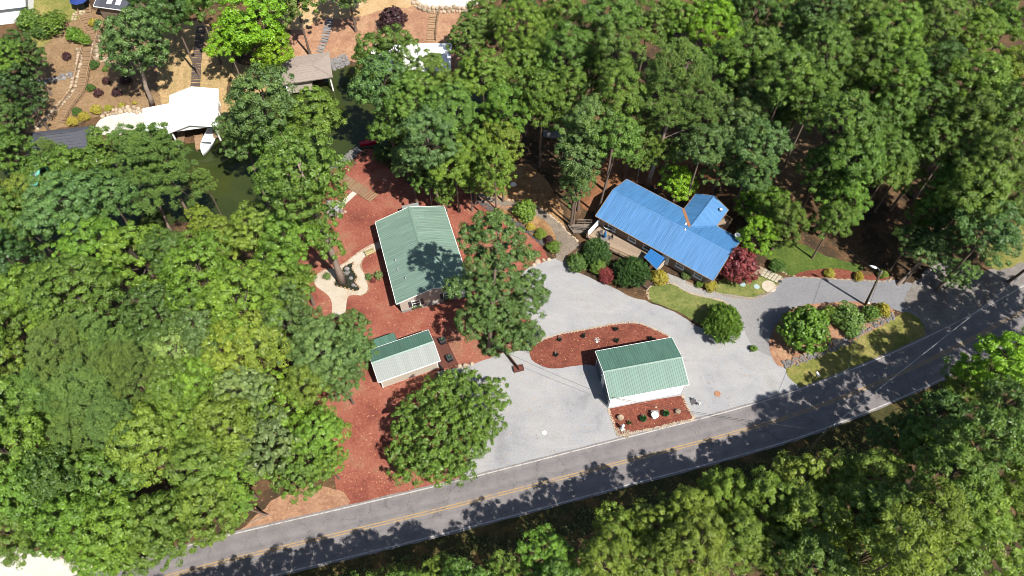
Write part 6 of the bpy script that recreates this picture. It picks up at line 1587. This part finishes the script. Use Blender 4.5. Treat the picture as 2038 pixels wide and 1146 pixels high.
tree(*z7((1275, 685))[0], 2.95, 2.9, 'shrub', 'red', 'dark red maple at the corner of the blue roofed house', cat='tree', name='maple_tree')
shrub(*z8((435, 800))[0], .7, 'shrub', 'gold', 'yellow shrub in the narrow bed, left one')
shrub(*z8((628, 817))[0], .75, 'shrub', 'gold', 'yellow shrub in the narrow bed, right one')
shrub(*z8((785, 805))[0], .7, 'shrub', 'yellow', 'yellow green shrub at the end of the narrow bed')
shrub(*z6((632, 878))[0], .7, 'tuft', 'grey', 'grassy plant on the mulch left of the green roofed house')
shrub(*z6((570, 885))[0], .55, 'tuft', 'blue', 'low plant at the terrace edge')
shrub(*z6((597, 912))[0], .4, 'tuft', 'red', 'small dark red plant beside the terrace plants')
shrub(*z6((296, 885))[0], .6, 'tuft', 'grey', 'low plant inside the stone ring on the terrace')
shrub(57, 42, 2.2, 'shrub', 'mid', 'rounded hedge shrub at the top left, left one', 1.8)
shrub(103, 45, 2.3, 'shrub', 'mid', 'rounded hedge shrub at the top left, right one', 1.8)
shrub(80, 62, 1.6, 'shrub', 'dark', 'dark low shrub between the two hedge shrubs')
shrub(148, 68, 1.7, 'shrub', 'bright', 'bright spreading shrub left of the curved stairs')
shrub(165, 78, 1.3, 'shrub', 'bright', 'bright smaller shrub touching the curved stairs')
for q, r, c, lab in (((435, 365), .8, 'purple', 'dark red bush left of the curved stairs'), ((690, 525), .75, 'purple', 'dark red bush nearest the lone oak trunk, upper'), ((640, 607), .75, 'purple', 'dark red bush nearest the curved stairs'), ((760, 602), .85, 'purple', 'dark red bush at the edge of the oak shadow'), ((818, 522), .9, 'purple', 'dark red bush inside the oak shadow'), ((612, 420), .9, 'dark', 'green bush right of the middle curved stairs'), ((590, 570), .8, 'dark', 'green bush at the stair bend'), ((497, 724), .8, 'dark', 'green bush at the lower curved stairs'), ((685, 452), .45, 'mid', 'tiny green plant on the bark bank'), ((470, 790), .95, 'gold', 'yellow flowering bush nearest the foot of the stairs'), ((545, 757), .95, 'gold', 'yellow flowering bush, second from the foot of the stairs'), ((625, 714), 1.0, 'gold', 'yellow flowering bush, third from the foot of the stairs'), ((708, 703), .75, 'gold', 'yellow flowering bush, fourth from the foot of the stairs'), ((793, 684), .5, 'gold', 'small yellow flowering bush near the oak trunk'), ((877, 668), .4, 'gold', 'smallest yellow bush beside the oak trunk'), ((608, 148), .9, 'gold', 'yellow flowering bush by the grey lakeside house')):
    shrub(*z1(q)[0], r, 'shrub', c, lab, r * .6)
tree(783, 38, 2.5, 2.6, 'shrub', 'purple', 'dark purple leaved tree on the pine straw bank', cat='tree', name='plum_tree')
tree(760, 305, 1.6, 1.5, 'shrub', 'deep', 'dark shrub beside the red kayak', cat='shrub')
tree(1695, 655, 1.2, .9, 'shrub', 'olive', 'low shrub in front of the bronze one', cat='shrub')

# undergrowth on the shaded side of the road: nobody could count it
rs = np.random.RandomState(77); ed = offset_line(CLs, -4.2); n = 26000
ii = rs.randint(0, len(ed) - 1, n); ex = np.array([[p.x, p.y] for p in ed]); dd = np.abs(rs.normal(0, 1, n)) * 2.6 + rs.uniform(0, .6, n)
tg = ex[np.minimum(ii + 1, len(ed) - 1)] - ex[ii]; tg /= np.linalg.norm(tg, axis=1, keepdims=True) + 1e-9
nr_ = np.stack([tg[:, 1], -tg[:, 0]], 1); pos2 = ex[ii] + tg * rs.uniform(0, 1, n)[:, None] + nr_ * dd[:, None]
cl = np.sin(pos2[:, 0] * .9) + np.sin(pos2[:, 1] * 1.3 + pos2[:, 0] * .5) + rs.normal(0, .7, n); kp = cl > -.2
pos2 = pos2[kp]; n = len(pos2); zz = rs.uniform(.02, .45, n) * np.clip(cl[kp], .2, 2)
nm = unit(rs, n) * .8 + (0, 0, .8); nm /= np.linalg.norm(nm, axis=1, keepdims=True)
o = mkobj('undergrowth', leaf_cloud('undergrowth', np.column_stack([pos2, zz]), nm, unit(rs, n), rs.uniform(.15, .4, n), rs.uniform(.08, .2, n), rs.uniform(.2, .8, n), M['leaf'])); o.color = (.09, .115, .03, 1)
tag(o, 'tangled low undergrowth along the wooded side of the road', 'undergrowth', None, 'stuff')

def inpoly(x, y, poly):
    c = False; n = len(poly)
    for i in range(n):
        (x0, y0), (x1, y1) = poly[i], poly[i - 1]
        if (y0 > y) != (y1 > y) and x < (x1 - x0) * (y - y0) / (y1 - y0) + x0: c = not c
    return c
rs = np.random.RandomState(5); YARD = [(648, 348), (718, 300), (770, 330), (830, 370), (930, 376), (1022, 442), (1080, 505), (1045, 560), (1040, 690), (955, 720), (872, 745), (930, 850), (945, 940), (690, 1008), (655, 900), (600, 700), (570, 500)]
pts = []
while len(pts) < 3000:
    u, v = rs.uniform(560, 1090), rs.uniform(300, 1010)
    if inpoly(u, v, YARD): p = G(u, v) if v < 360 else P(u, v); pts.append((p.x, p.y, p.z + .035 + rs.uniform(0, .03)))
while len(pts) < 3700:
    u, v = rs.uniform(950, 1600), rs.uniform(520, 930)
    if inpoly(u, v, [(945, 940), (950, 740), (1045, 690), (1045, 545), (1110, 520), (1390, 655), (1540, 715), (1590, 770), (1300, 850)]): p = P(u, v); pts.append((p.x, p.y, .04 + rs.uniform(0, .02)))
pts = np.array(pts); n = len(pts); nm = unit(rs, n) * .35 + (0, 0, 1); nm /= np.linalg.norm(nm, axis=1, keepdims=True)
sz = rs.uniform(.07, .2, n)
o = mkobj('fallen_leaves', leaf_cloud('fallen_leaves', pts, nm, unit(rs, n), sz, sz * .7, rs.uniform(0, 1, n), M['leaf'])); o.color = (.36, .22, .13, 1)
tag(o, 'dry tan leaves and chips scattered over mulch and gravel', 'leaves', None, 'stuff')
